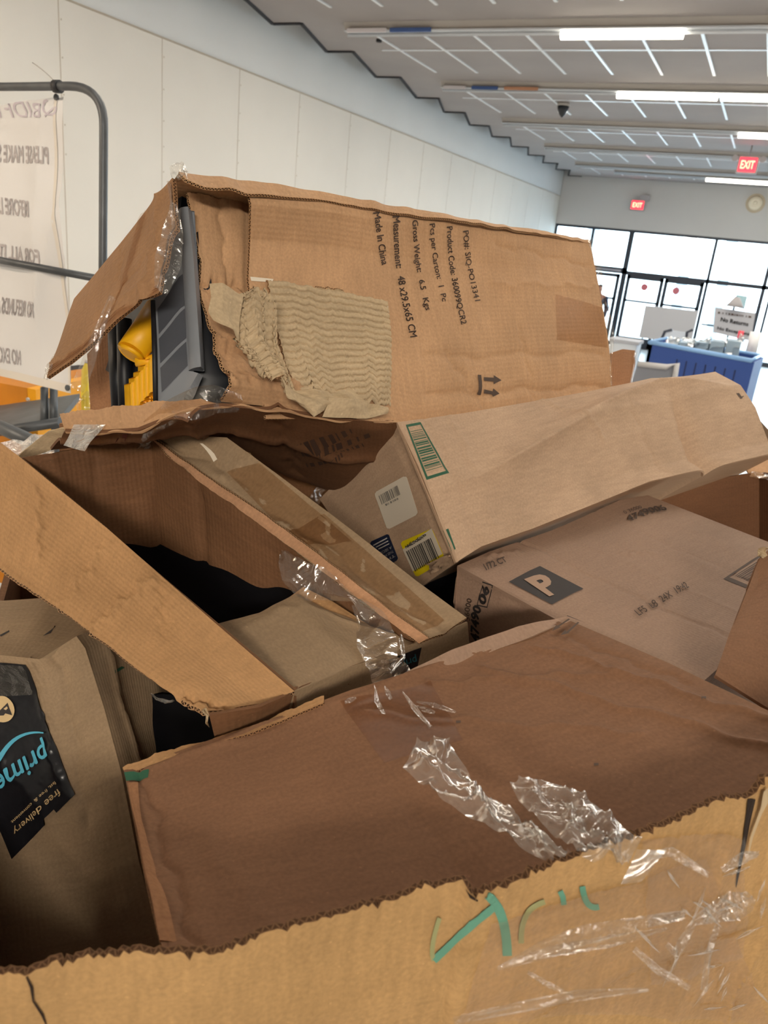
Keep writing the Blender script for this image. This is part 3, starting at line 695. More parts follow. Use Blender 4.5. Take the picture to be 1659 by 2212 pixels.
bp_ = Patch([(-170, 262, 3.12), (-40, 235, 2.9), (40, 219, 2.8), (128, 203, 2.68)], [(-190, 760, 3.2), (0, 812, 2.95), (156, 850, 2.76)],
            R=[(128, 203, 2.68), (136, 420, 2.7), (146, 620, 2.73), (156, 850, 2.76)], nu=60, nv=60, noise=(.006, 2.2, 11), pin=False,
            creases=[(1.0, .35, .80, .75, .02, .008), (.98, .0, .6, .06, .03, -.012), (.86, .1, .82, .95, .05, .008)])
t = thing('banner', 'white vinyl banner hung on the cart, seen from behind with mirrored grey lettering', 'banner', bp_.at(.5, 1))
m = MB(); m.patch(bp_); m.build('banner_sheet', BAN, t)
PRT = plain('grey_show_through', srgb(172, 166, 166), .7); PRT2 = plain('pale_show_through', srgb(186, 178, 186), .7)
def mir(txt, quad, mat=PRT, bold=.035, name='mirrored_text'):
    a, b, c, d = qx(*quad); print_text(bp_, txt, [b, a, d, c], mat, t, bold, off=.002, name=name)
# characters run right to left, as on the back of the banner
mir('PLEASE MAKE SURE', (-34, 310, 104, 318, 106, 356, -34, 350))
mir('BEFORE LEAVING', (-52, 418, 62, 434, 63, 470, -52, 456))
mir('FOR ALL ITEMS', (-36, 520, 84, 540, 86, 572, -36, 552))
mir('NO REFUNDS AND', (-24, 636, 72, 652, 74, 688, -24, 674))
mir('NO EXCEPTIONS', (-44, 740, 44, 756, 46, 790, -44, 776))
mir('BIDFTA', (-44, 218, 88, 224, 88, 254, -44, 250), PRT2, .0, 'mirrored_logo_text')
ring = [(.5 + .5 * math.cos(a), .5 + .5 * math.sin(a)) for a in np.linspace(-.9, 4.6, 26)]; rin = [(.5 + .38 * math.cos(a), .5 + .38 * math.sin(a)) for a in np.linspace(4.6, -.9, 26)]
mb = MB(); q = qx(90, 214, 124, 217, 125, 252, 91, 248)
P = ring + rin; decal_mb(mb, bp_, q, P, [(i, i + 1, 50 - i, 51 - i) for i in range(25)], .002)
P, F = grid_pts(6, 1, .1, .42, .95, .55); decal_mb(mb, bp_, qx(92, 240, 118, 212, 128, 246, 98, 270), P, F, .002)
mb.build('mirrored_logo', PRT2, t)
m = MB(); P, F = grid_pts(2, 40, .982, 0, 1, 1); decal_mb(m, bp_, qx(-170, 262, 128, 203, 156, 850, -190, 760), P, F, .002); P, F = grid_pts(40, 2, 0, .972, 1, 1); decal_mb(m, bp_, qx(-170, 262, 128, 203, 156, 850, -190, 760), P, F, .002); m.build('banner_hem', plain('banner_hem', srgb(206, 200, 190), .6), t)
for p in ((126, 209), (148, 838)):
    s = bp_.st(*p); c = bp_.at(s[0], s[1], .001); nn = bp_.N[0, 0]; m = MB(); m.tube([c, c + nn * .006], .011, 14); m.build('eyelet', STEEL, t)
# yellow machine and second cart behind it
YO = plain('orange_yellow_metal', srgb(196, 122, 10), .5, noise=.12, nscale=5); YY = plain('yellow_metal', srgb(232, 160, 20), .45)
t = thing('yellow_cabinet', 'orange yellow metal cabinet low behind the banner at the left edge', 'cabinet', W(0, 900, 3.9) * [1, 1, 0])
a = W(-150, 800, 3.9); b = W(58, 838, 3.7); dn = np.array([0, 0, -1.1]); bk = np.array([-.1, .6, 0]); m = MB(); m.hexa([a, b, b + dn, a + dn, a + bk, b + bk, b + bk + dn, a + bk + dn]); m.build('side_panel', YO, t)
c = W(59, 838, 3.69); d = W(77, 842, 3.69); m = MB(); m.hexa([c, d, d + dn, c + dn, c + bk, d + bk, d + bk + dn, c + bk + dn]); m.build('corner_post', YY, t)
for p in ((62, 862), (60, 880)):
    m = MB(); k = W(*p, 3.67); m.tube([k, k + [0, -.01, 0]], .008, 10); m.build('bolt', P_CHAN, t)
t = thing('storage_rack', 'dark shelf unit with a yellow beam seen under the banner corner', 'rack', W(130, 870, 4.2) * [1, 1, 0])
a = W(74, 800, 4.1); b = W(210, 800, 4.3); m = MB(); lo = W(74, 872, 4.1); lo2 = W(210, 880, 4.3); m.hexa([a, b, lo2, lo] + [p + [0, .3, 0] for p in (a, b, lo2, lo)]); m.build('dark_load', plain('dark_load', srgb(46, 42, 44), .8), t)
a, b = W(74, 872, 4.05), W(215, 870, 4.25); c, d = W(215, 892, 4.25), W(74, 896, 4.05); m = MB(); m.hexa([a, b, c, d] + [p + [0, .1, 0] for p in (a, b, c, d)]); m.build('yellow_beam', YY, t)
for p in (a, b):
    m = MB(); m.tube([p, p * [1, 1, 0]], .03, 8); m.build('rack_leg', YY, t)
a, b = W(74, 897, 4.05), W(215, 893, 4.25); c, d = W(215, 930, 4.25), W(74, 930, 4.05); m = MB(); m.hexa([a, b, c, d] + [p + [0, .1, 0] for p in (a, b, c, d)]); m.build('tan_panel', plain('tan_board', srgb(196, 140, 84), .7), t)
t = thing('low_cart', 'low grey steel cart with twin posts below the banner', 'cart', W(60, 930, 3.2) * [1, 1, 0])
for x in (96, 116):
    m = MB(); m.tube([W(x, 838, 3.15), W(x, 915, 3.12)], .0155, 12); m.build('post', STEEL, t)
a = W(-120, 950, 3.3); b = W(132, 912, 3.08); m = MB(); m.tube([a, b], .02, 12); m.build('deck_rail', STEEL, t)
m = MB(); m.tube([W(-60, 895, 3.0), W(100, 968, 2.75)], .026, 12); m.build('push_bar', STEEL, t)
a = W(-120, 938, 3.3); b = W(125, 905, 3.1); m = MB(); m.hexa([a, b, b + [-.3, .4, 0], a + [-.3, .4, 0], a - [0, 0, .03], b - [0, 0, .03], b + [-.3, .4, -.03], a + [-.3, .4, -.03]]); m.build('deck', STEEL, t)
for p in (W(-100, 950, 3.3), W(120, 914, 3.1)):
    m = MB(); m.tube([p, p * [1, 1, 0]], .018, 10); m.build('leg', STEEL, t)
yp_ = W(185, 880, 2.6)
t = thing('yellow_pole', 'yellow pole glimpsed between the hanging tape and the top carton', 'pole', yp_ * [1, 1, 0])
m = MB(); m.tube([yp_ * [1, 1, 0], yp_, W(184, 850, 2.6), W(184, 800, 2.6), W(187, 785, 2.6)], [.014, .014, .014, .012, .006], 12); m.build('pole_shaft', plain('lemon_plastic', srgb(200, 176, 30), .4), t)
m = MB(); m.tube([W(187, 785, 2.6), W(188, 778, 2.6)], .007, 10); m.build('cap', P_SIGNB, t)

# ------------------------------------------------------------------ the heap of cartons
def vec(p): return W(*p)
def solid_back(mb, face, off, mi=0):
    """close a carton body: sides and back behind its front corners (a b c d), offset by a vector"""
    P = [np.asarray(p) for p in face]; Q = [p + off for p in P]
    for i in range(4): mb.quad(P[i], P[(i + 1) % 4], Q[(i + 1) % 4], Q[i], mi)
    mb.quad(*Q, mi)
def strip(patch, quad, mat, parent, name, **k): return sheet(patch, quad, mat, parent, name, **k)
def strand(name, pts, w, mat, parent, seed=0, twist=1.0, n=40, jit=.004):
    """a loose strip of tape or film following a path, twisted and creased"""
    P = resample(pxw(pts), n); r = np.random.default_rng(seed); mb = MB(); tdir = np.gradient(P, axis=0)
    ph = np.cumsum(r.normal(size=n)) * .12 * twist; ws = w if isinstance(w, (list, tuple)) else (w, w)
    kk = max(4, n // 5); J0 = r.normal(size=(kk, 6)); J = np.stack([np.interp(np.linspace(0, 1, n), np.linspace(0, 1, kk), J0[:, c]) for c in range(6)], 1)
    V = []
    for i in range(n):
        t = tdir[i] / np.linalg.norm(tdir[i]); v = P[i] - CAM; v /= np.linalg.norm(v); s = np.cross(t, v); s /= np.linalg.norm(s); q = np.cross(s, t)
        wi = np.interp(i / (n - 1), np.linspace(0, 1, len(ws)), ws)
        for k in np.linspace(-1, 1, 6):
            V.append(P[i] + (s * math.cos(ph[i]) + q * math.sin(ph[i])) * wi * k + q * jit * J[i, int(round((k + 1) * 2.5))])
    mb.v = V
    for i in range(n - 1):
        for k in range(5):
            a = i * 6 + k; mb.face((a, a + 1, a + 7, a + 6), [(i * .01, k * .01), (i * .01, k * .01 + .01), (i * .01 + .01, k * .01 + .01), (i * .01 + .01, k * .01)], 0, True)
    return mb.build(name, mat, parent)

def bez(a, b, c, n=14): return [tuple((1 - s) ** 2 * np.array(a) + 2 * s * (1 - s) * np.array(b) + s * s * np.array(c)) for s in np.linspace(0, 1, n)]
def stroke_on(patch, pts, w, mat, parent, name, off):
    mb = MB(); P = np.array(pts, float); n = len(P); T = np.gradient(P, axis=0); T /= np.linalg.norm(T, axis=1, keepdims=True); N_ = np.stack([-T[:, 1], T[:, 0]], 1)
    for i in range(n):
        wi = np.interp(i / (n - 1), np.linspace(0, 1, len(w)), w)
        for s in (-1, -.33, .33, 1):
            q = P[i] + N_[i] * s * wi / 2; st = patch.st(*q); mb.v.append(patch.at(st[0], st[1], off))
    for i in range(n - 1):
        for c in range(3): a = 4 * i + c; mb.face((a, a + 1, a + 5, a + 4))
    return mb.build(name, mat, parent)
# ======== E: carton with the letter P, lying flat
t = thing('cardboard_carton', 'grey brown carton lying flat, printed with a large white P in a black square', 'box', W(1300, 1400, 1.15) - [0, 0, .2])
Ea, Eb, Ec, Ed = W(988, 1222, 1.157), W(1400, 1070, 1.596), W(1800, 1225, 1.376), W(1510, 1480, .919)
dn = np.array([0.02, -.01, -.2])
eTop = Patch([(988, 1222, 1.157), (1060, 1190, 1.218), (1200, 1142, 1.35), (1340, 1078, 1.52), (1400, 1068, 1.596)], [Ed, Ec], L=[Ea, W(1195, 1335, 1.05), Ed], R=[Eb, Ec], nu=140, nv=110, noise=(.001, 3, 3),
             creases=[(.27, 0, .26, 1, .003, -.0022), (.44, 0, .41, 1, .008, .0008), (.66, .0, .64, .9, .006, -.0009), (.47, .33, .56, .40, .004, .003), (.10, .02, .2, .07, .003, .003)])
eFront = Patch([(988, 1222, 1.157), (1195, 1335, 1.05), (1510, 1480, .919)], [W(1000, 1420, 1.2), Ed + dn], L=[(988, 1222, 1.157), (979, 1300, 1.18), (1003, 1420, 1.205)], nu=40, nv=24, noise=(.002, 4, 5),
               creases=[(0, .08, 1, .06, .003, -.002)])
mb = MB(); mb.patch(eTop, .004); mb.patch(eFront, .004)
mb.quad(Ed, Ec, Ec + dn, Ed + dn); mb.quad(Ea, Eb, Eb + dn, Ea + dn); mb.quad(Eb, Ec, Ec + dn, Eb + dn); mb.quad(Ea + dn, Eb + dn, Ec + dn, Ed + dn)
mb.build('carton_body', K_E, t)
print_rects(eTop, qx(1099, 1258, 1166, 1224, 1260, 1273, 1192, 1307), [(0, 0, 1, 1)], INK, t, 'black_square', n=40, off=.0012)
P_, F_ = text_shape('P', .045); mb = MB(); decal_mb(mb, eTop, qx(1131, 1254, 1173, 1239, 1215, 1281, 1186, 1291), P_, F_, .0022); mb.build('letter_p', plain('bare_card_print', srgb(172, 142, 120), .8), t)
print_text(eTop, '1/72 CT', qx(1042, 1222, 1088, 1205, 1096, 1216, 1050, 1236), INK_F, t, .03)
print_text(eTop, '0 36000', qx(1344, 1107, 1382, 1094, 1387, 1100, 1350, 1113), INK_F, t, .0)
print_text(eTop, '4749006', qx(1350, 1118, 1430, 1092, 1442, 1104, 1358, 1130), INK_F, t, .03)
print_text(eTop, 'LF5  B8  24X  19:42', qx(1368, 1322, 1478, 1259, 1488, 1272, 1380, 1334), INK_F, t, .006)
P_ = [(0, 0, 1, .12), (0, .88, 1, 1), (0, 0, .06, 1)]
print_rects(eTop, qx(1562, 1251, 1668, 1185, 1750, 1225, 1622, 1275), [(0, 0, .07, 1), (.07, 0, 1, .07), (.07, .93, 1, 1)] + bars(4, 16, .14, .9, .15, .85, False), INK_F, t, 'barcode_print')
print_text(eFront, '36000', qx(1007, 1338, 1012, 1290, 1022, 1294, 1018, 1340), INK_F, t, .01)
print_text(eFront, '47490', qx(1018, 1382, 1026, 1305, 1044, 1309, 1038, 1386), INK, t, .05, shear=.2)
print_text(eFront, '06', qx(1034, 1302, 1044, 1262, 1060, 1268, 1051, 1306), INK, t, .05, shear=.2)
print_rects(eFront, qx(1030, 1308, 1042, 1256, 1064, 1264, 1053, 1313), [(0, 0, 1, .07), (0, .93, 1, 1), (0, 0, .05, 1), (.95, 0, 1, 1)], INK, t, 'number_frame')

# ======== D: long pale carton with the green barcode
t = thing('cardboard_carton', 'long pale kraft carton with green barcode and yellow edged sticker, slanting up to the right', 'box', W(1200, 1100, 1.4))
D_a, D_d = (858, 912, 1.16), (985, 1215, 1.126)
Dtop = [D_a, (1000, 893, 1.26), (1150, 868, 1.4), (1320, 840, 1.58), (1440, 822, 1.70), (1545, 803, 1.84)]
Dbot = [D_d, (1040, 1180, 1.165), (1150, 1142, 1.24), (1300, 1082, 1.37), (1402, 1040, 1.47), (1520, 1012, 1.58), (1700, 972, 1.74)]
def dent(S, T, lu, lv):
    # the bent middle: a ridge that climbs to the right and a hard fold near three quarters
    ridge = np.where(S < .72, .52 - .42 * np.clip((S - .1) / .62, 0, 1), .10 + .9 * (S - .72)); a = .030 * np.exp(-np.abs(T - np.clip(ridge, .05, .8)) / .12) * np.clip(S * 5, 0, 1) * np.clip((1 - S) * 5, 0, 1)
    f = -.03 * np.exp(-np.abs(S - .735) / .018) * np.clip((T - .15) * 2, 0, 1)
    return a + f
dFront = Patch(Dtop, Dbot, R=[(1545, 803, 1.84), (1600, 832, 1.78), (1632, 880, 1.76), (1660, 955, 1.745), (1700, 972, 1.74)], nu=200, nv=80, noise=(.0015, 3, 8), ripple=dent,
               creases=[(.06, .0, .06, 1, .004, -.002), (.115, .0, .10, 1, .003, .002), (.36, .0, .46, .5, .004, .003), (.58, .25, .6, .95, .003, -.002)])
D_e, D_g = W(690, 1078, 1.45), W(850, 1310, 1.43)
dEnd = Patch([D_e, W(*D_a)], [D_g, W(*D_d)], R=[D_a, (905, 1010, 1.145), D_d], nu=34, nv=40, noise=(.0004, 4, 9), creases=[(.93, 0, .96, 1, .004, -.003)])
offD = D_e - W(*D_a)
mb = MB(); mb.patch(dFront, .004); mb.patch(dEnd, .004)
fb_, fc_ = dFront.G[0, -1], dFront.G[-1, -1]
top_l = dFront.G[0]; bot_l = dFront.G[-1]
for l in (top_l, bot_l):
    for i in range(0, len(l) - 1, 1):
        o1 = offD if l is top_l else D_g - W(*D_d)
        mb.quad(l[i], l[i + 1], l[i + 1] + o1, l[i] + o1)
mb.quad(fb_, fc_, fc_ + D_g - W(*D_d), fb_ + offD); mb.quad(D_e, D_g, fc_ + D_g - W(*D_d), fb_ + offD)
mb.build('carton_body', K_D, t)
gq = qx(876, 918, 908, 912, 970, 1022, 921, 1037)
print_rects(dFront, gq, [(0, 0, .09, 1), (.91, 0, 1, 1), (.09, 0, .91, .045), (.09, .95, .91, 1)], GREEN, t, 'barcode_frame', n=8)
print_rects(dFront, gq, bars(21, 20, .13, .87, .12, .86, False), GREEN, t, 'green_barcode', n=6)
print_rects(dFront, qx(946, 1150, 968, 1142, 984, 1186, 964, 1197), [(0, 0, 1, 1)], GREEN, t, 'green_corner_mark', n=8)
P_ = rounded(.07); ws = sticker(dEnd, qx(809, 1064, 878, 1026, 905, 1110, 838, 1144), WHITE, t, 'white_sticker')
print_rects(dEnd, qx(820, 1070, 861, 1047, 868, 1067, 827, 1089), bars(31, 18), GREYPR, ws, 'sticker_barcode', off=.0022)
print_rects(dEnd, qx(834, 1088, 864, 1073, 865, 1077, 836, 1092), bars(3, 9), GREYPR, ws, 'sticker_caption', off=.0022)
q = qx(865, 1171, 934, 1141, 964, 1209, 900, 1247)
ys = sticker(dEnd, q, YEL_L, t, 'yellow_sticker')
wf = Patch.on(dEnd, q, .0020, 20, 20, top=lambda x: .2 - .2 * x, bottom=lambda x: .82 - .02 * x); m = MB(); m.patch(wf); m.build('sticker_white_field', WHITE, ys)
print_rects(dEnd, qx(880, 1190, 934, 1160, 954, 1208, 902, 1238), bars(33, 24, 0, 1, 0, .9), INK, ys, 'sticker_barcode', off=.0028)
print_text(dEnd, 'csXPJDG7JMN', qx(926, 1152, 881, 1180, 883, 1187, 929, 1158)[0:0] + qx(925, 1157, 880, 1184, 877, 1176, 922, 1150), INK, ys, .05, off=.0028)
q = qx(800, 1170, 840, 1152, 862, 1208, 815, 1235); nl = sticker(dEnd, q, NAVY, t, 'navy_label')
for i, (txt, y) in enumerate((('THIS PACKAGE', .62), ('THIS IS', .78), ('A SECOND', .47))):
    qq = [(800 + 40 * .05 + 18 * y, 1170 + 65 * y - 2), (840 + 22 * y - 3, 1152 + 56 * y), (840 + 22 * (y + .09) - 3, 1152 + 56 * (y + .09)), (800 + 2 + 18 * (y + .09), 1170 + 65 * (y + .09) - 2)]
    print_text(dEnd, txt, [qq[2], qq[3], qq[0], qq[1]], WPRINT, nl, .01, off=.0022, name='label_print')
print_rects(dEnd, qx(808, 1176, 838, 1160, 845, 1178, 816, 1192), [(0, .0, 1, .12), (.1, .35, 1, .45), (.2, .68, 1, .78)], WPRINT, nl, 'label_small_print', off=.0022)
print_rects(dFront, qx(1590, 850, 1596, 849, 1604, 860, 1600, 862), [(0, 0, 1, 1)], INK_F, t, 'pen_tick')
print_rects(dFront, qx(1598, 858, 1606, 855, 1606, 857, 1600, 861), [(0, 0, 1, 1)], INK_F, t, 'pen_tick')
# tape lump at the lower front corner and the clear tape at the rear left corner
strand('loose_tape', [(668, 1098, 1.4), (684, 1075, 1.42), (690, 1062, 1.44), (712, 1050, 1.44)], (.008, .012, .004), FILM, t, 5)
strip(dEnd, qx(930, 1215, 985, 1190, 985, 1212, 935, 1240), K_D, t, 'crushed_corner', rip=.004, seed=3, off=.002, nx=10, ny=6)

# ======== A: torn carton on top
t = thing('cardboard_carton', 'torn open kraft carton on top of the heap printed with Made In China', 'box', W(900, 880, 1.2))
A_c, A_d = (1322, 855, 1.643), (480, 868, .985)
Ztop = lambda x: 1 / (1 / .944 + (1 / 1.625 - 1 / .944) * (x - 395) / 880.0)
Zbot = lambda x: 1 / (1 / .985 + (1 / 1.643 - 1 / .985) * (x - 480) / 842.0)
aTop = [(536, 412, Ztop(536)), (700, 432, Ztop(700)), (860, 459, Ztop(860)), (1060, 487, Ztop(1060)), (1200, 509, Ztop(1200)), (1275, 522, Ztop(1275))]
aBot = [(575, 905, Zbot(575)), (800, 905, Zbot(800)), (845, 912, Zbot(845)), (900, 930, Zbot(900)), (1000, 912, Zbot(1000)), (1322, 862, 1.643)]
aMain = Patch(aTop, aBot, L=[(536, 412, Ztop(536)), (543, 440, Ztop(543)), (541, 520, 1.05), (537, 602, 1.04), (548, 700, 1.04), (575, 905, Zbot(575))],
              R=[(1275, 522, 1.625), (1290, 600, 1.62), (1312, 720, 1.63), (1320, 790, 1.64), (1322, 855, 1.643)], nu=200, nv=120, noise=(.0025, 2.5, 12),
              creases=[(.6, .31, .98, .3, .006, .003), (.62, .10, .98, .16, .005, -.003), (.42, .66, .52, .95, .004, -.0025), (.36, .68, .97, .72, .005, -.003), (.56, .36, .47, .74, .010, .0012), (.36, .86, .98, .93, .006, -.004), (.66, .55, .68, .95, .003, -.002)])
aRim = Patch([(386, 372, .95), (420, 374, .965), (560, 392, 1.035), (800, 434, 1.17), (1050, 478, 1.37), (1275, 518, 1.63)], [(400, 388, .94), (440, 404, .955), (500, 406, .985), (536, 416, 1.0), (700, 433, 1.1), (860, 459, 1.2), (1060, 486, 1.36), (1275, 524, 1.62)],
             nu=110, nv=8, noise=(.0015, 12, 4), pin=False)
mb = MB(); mb.patch(aMain, .005, 0, 1, 2); mb.patch(aRim, .004, 0, 1, 2)
offA = (W(258, 885, 1.36) - W(485, 885, .985)); offA[2] = 0.0
# the recessed, dented left end of the printed side
aIn = Patch(rag([W(404, 416, 1.0), W(470, 424, 1.035), W(545, 442, 1.09)], 50, .001, 4), [(478, 868, .99), (560, 876, 1.03), (700, 892, 1.10)],
            L=rag([W(404, 416, 1.0), W(416, 480, 1.0), W(433, 560, 1.0), (W(436, 640, .995)), W(455, 710, .99), W(482, 795, .985), W(500, 832, .98), W(478, 868, .99)], 80, .0011, 8),
            R=[(545, 440, 1.09), (540, 600, 1.07), (600, 720, 1.08), (700, 892, 1.10)], nu=50, nv=80, noise=(.002, 5, 14),
            creases=[(0, .42, 1, .40, .004, -.006), (0, .66, 1, .69, .004, .005), (0, .73, .9, .75, .004, -.004), (.0, .86, .8, .88, .005, .005), (.45, .0, .55, .45, .01, -.003)])
mb.patch(aIn, .005, 0, 1, 2)
# roof, bottom, far side and right end
tl = W(386, 374, .957); tr = W(1275, 520, 1.63); br = W(*A_c); bl = W(485, 890, 1.0); offT = W(196, 640, 1.25) - tl
mb.quad(tl, tr, tr + offT, tl + offT, 0); mb.quad(bl, br, br + offA, bl + offA, 1); mb.quad(tr, br, br + offA, tr + offT, 0); mb.quad(tl + offT, tr + offT, br + offA, bl + offA, 1)
mb.build('carton_body', [K_A, K_IN, EDGE], t)
# torn corrugated area
def flutes(S, T, lu, lv):
    y = T * lv + .0012 * np.sin(S * 9) + .0005 * np.sin(S * 41); return -.0042 * np.exp(-np.abs(np.sin(math.pi * y / .0098)) * 3.0) + .0006 * np.sin(S * 23 + y * 90)
TQ = [(572, 606), (832, 652), (838, 888), (700, 895)]
zq = lambda p: aMain.at(*aMain.st(*p), .007)
tornP = Patch(rag([zq((572, 606)), zq((700, 626)), zq((832, 652))], 120, .0016, 3), rag([zq((655, 880)), zq((730, 872)), zq((838, 880))], 120, .004, 4),
              L=[zq((572, 606)), zq((590, 700)), zq((612, 790)), zq((655, 880))], R=[zq((832, 652)), zq((841, 740)), zq((840, 800)), zq((838, 880))], nu=120, nv=260, ripple=flutes, noise=(.0006, 9, 2))
mb = MB(); mb.patch(tornP, .003, 0, 0, 1); mb.build('exposed_corrugation', [K_T, EDGE], t)
tornB = Patch(rag([W(598, 640, 1.02), W(560, 622, 1.0), W(520, 640, .985)][::-1], 60, .004, 5), rag([W(570, 800, .985), W(610, 820, 1.0), W(655, 868, 1.05)], 60, .005, 6),
              L=rag([W(520, 640, .985), W(500, 680, .98), W(522, 740, .975), W(570, 800, .985)], 70, .003, 9), R=[W(598, 640, 1.02), W(600, 740, 1.015), W(640, 850, 1.04)], nu=60, nv=120,
              ripple=lambda S, T, lu, lv: -.0042 * np.exp(-np.abs(np.sin(math.pi * (T * lv + .02 * S) / .0085)) * 2.6), noise=(.0016, 9, 21), pin=False)
mb = MB(); mb.patch(tornB, .002, 0, 0, 1); mb.build('torn_flute_flap', [K_T, EDGE], t)
tornC = Patch([(452, 612, .955), (480, 612, .955), (525, 640, .98)], [(462, 690, .955), (505, 712, .955), (520, 735, .965)], L=[(452, 612, .955), (456, 640, .95), (450, 672, .95), (462, 690, .955)], nu=24, nv=24, noise=(.004, 12, 5), pin=False)
mb = MB(); mb.patch(tornC, .001); mb.build('torn_paper', K_T, t)
tornD = Patch([(600, 812, 1.0), (650, 838, 1.03), (712, 852, 1.07), (760, 836, 1.10)], [(640, 860, 1.01), (668, 905, 1.03), (712, 880, 1.06), (830, 895, 1.14)], nu=50, nv=24, noise=(.006, 14, 8), pin=False)
mb = MB(); mb.patch(tornD, .001); mb.build('torn_paper', K_T, t)
tornE = Patch([(715, 858, 1.06), (780, 868, 1.1), (836, 880, 1.14)], [(700, 900, 1.05), (790, 905, 1.1), (838, 893, 1.14)], nu=40, nv=14, noise=(.006, 14, 18), pin=False)
mb = MB(); mb.patch(tornE, .001); mb.build('torn_paper', K_T, t)
strip(aMain, qx(540, 598, 590, 603, 588, 610, 542, 607), WHITE, t, 'white_paper_edge')
strip(aMain, qx(831, 650, 836, 652, 840, 675, 836, 676), WHITE, t, 'white_paper_edge')
# lettering, read from top to bottom of the tilted side
def side_text(txt, x0, y0, x1, y1, w, bold=.03, mat=INK_F, shear=0.0):
    dx = (x1 - x0); L_ = math.hypot(dx, y1 - y0); nx, ny = (y1 - y0) / L_ * w, -dx / L_ * w
    print_text(aMain, txt, [(x0 + nx, y0 + ny), (x1 + nx, y1 + ny), (x1, y1), (x0, y0)], mat, t, bold * .5, off=.0024, shear=shear)
side_text('PO#: SIQ-PO13341', 996, 500, 1022, 652, 14, .015)
side_text('Product Code: 360099QCR2', 960, 491, 992, 702, 15, .03)
side_text('Pcs per Carton:  1  Pc', 922, 485, 950, 653, 15, .03)
side_text('Gross Weight:   6.5   Kgs', 884, 477, 914, 672, 16, .035)
side_text('Measurement:   48 x29.5x65 CM', 845, 468, 884, 730, 16, .035)
side_text('Made In China', 803, 460, 823, 574, 15, .035)
aq = qx(1030, 810, 1082, 812, 1080, 861, 1029, 852)
arrow = lambda y: [[(.24, y - .09), (.66, y - .09), (.66, y - .21), (1, y), (.66, y + .21), (.66, y + .09), (.24, y + .09)]]
mb = MB()
P_, F_ = grid_pts(3, 12, 0, 0, .14, 1); decal_mb(mb, aMain, aq, P_, F_, .0022)
for P_ in (arrow(.2) + arrow(.8)): decal_mb(mb, aMain, aq, P_, [tuple(range(len(P_)))], .0022)
mb.build('this_way_up_arrows', INK_F, t)
# brown tape patch and film at the right end
strip(aMain, qx(1199, 636, 1299, 664, 1312, 752, 1202, 734), TAPE, t, 'packing_tape', rip=.0004, seed=8)
strand('loose_tape', [(1268, 520, 1.62), (1285, 545, 1.62), (1292, 580, 1.62), (1296, 620, 1.62)], (.012, .006, .008), FILM, t, 2, jit=.003)
strand('loose_tape', [(1296, 620, 1.63), (1306, 680, 1.63), (1318, 720, 1.64), (1316, 790, 1.64), (1321, 850, 1.64)], (.006, .012, .006, .003), FILM, t, 3, jit=.004)
# front flap hanging over the open end
fl = Patch([(372, 384, .955), (338, 425, .98), (280, 500, 1.03), (205, 592, 1.08), (160, 645, 1.12)], [(343, 632, .91), (300, 655, .93), (252, 690, .955), (200, 740, .985), (150, 782, 1.015), (101, 815, 1.04)],
           L=[(372, 384, .955), (376, 430, .94), (377, 480, .93), (366, 520, .92), (358, 580, .915), (343, 632, .91)], R=[(160, 645, 1.12), (150, 672, 1.10), (128, 740, 1.07), (101, 815, 1.04)], nu=120, nv=70, noise=(.003, 3, 31),
           creases=[(.15, .0, .12, 1, .006, .003), (.0, .45, .6, .7, .006, -.003), (0, .86, 1, .86, .006, .0025), (.5, .1, .45, .9, .005, -.002)])
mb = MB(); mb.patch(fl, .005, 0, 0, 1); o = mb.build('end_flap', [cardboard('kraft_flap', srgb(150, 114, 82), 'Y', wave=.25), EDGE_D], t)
strip(fl, qx(362, 380, 378, 400, 377, 560, 345, 630), TAPE_C, t, 'packing_tape', rip=.0015, seed=5)
strip(fl, qx(300, 470, 316, 452, 222, 732, 205, 745), TAPE, t, 'packing_tape', rip=.0008, seed=6, nx=4, ny=30)
strip(fl, qx(343, 615, 345, 630, 102, 814, 104, 796), TAPE, t, 'packing_tape', rip=.0006, seed=9, nx=30, ny=3)
strand('loose_tape', [(243, 640, .965), (224, 690, .965), (205, 738, .965), (188, 790, .97), (172, 828, .98), (165, 842, .98)], (.004, .006, .008, .009), FILM, t, 12, .5, jit=.0015)
strand('loose_tape', [(368, 372, .94), (385, 368, .94), (400, 371, .94), (404, 378, .95)], (.006, .012, .006), FILM, t, 13)
strand('loose_tape', [(376, 440, .925), (372, 520, .915), (360, 580, .91), (348, 628, .905)], (.004, .012, .016, .008), FILM, t, 15, .5, jit=.003)
strand('loose_tape', [(190, 845, 1.3), (182, 880, 1.3), (190, 905, 1.3), (192, 930, 1.3)], (.003, .014, .01, .01), FILM, t, 16)
strand('loose_tape', [(118, 770, 1.05), (106, 800, 1.04), (98, 820, 1.04)], (.002, .006, .004), FILM, t, 17)
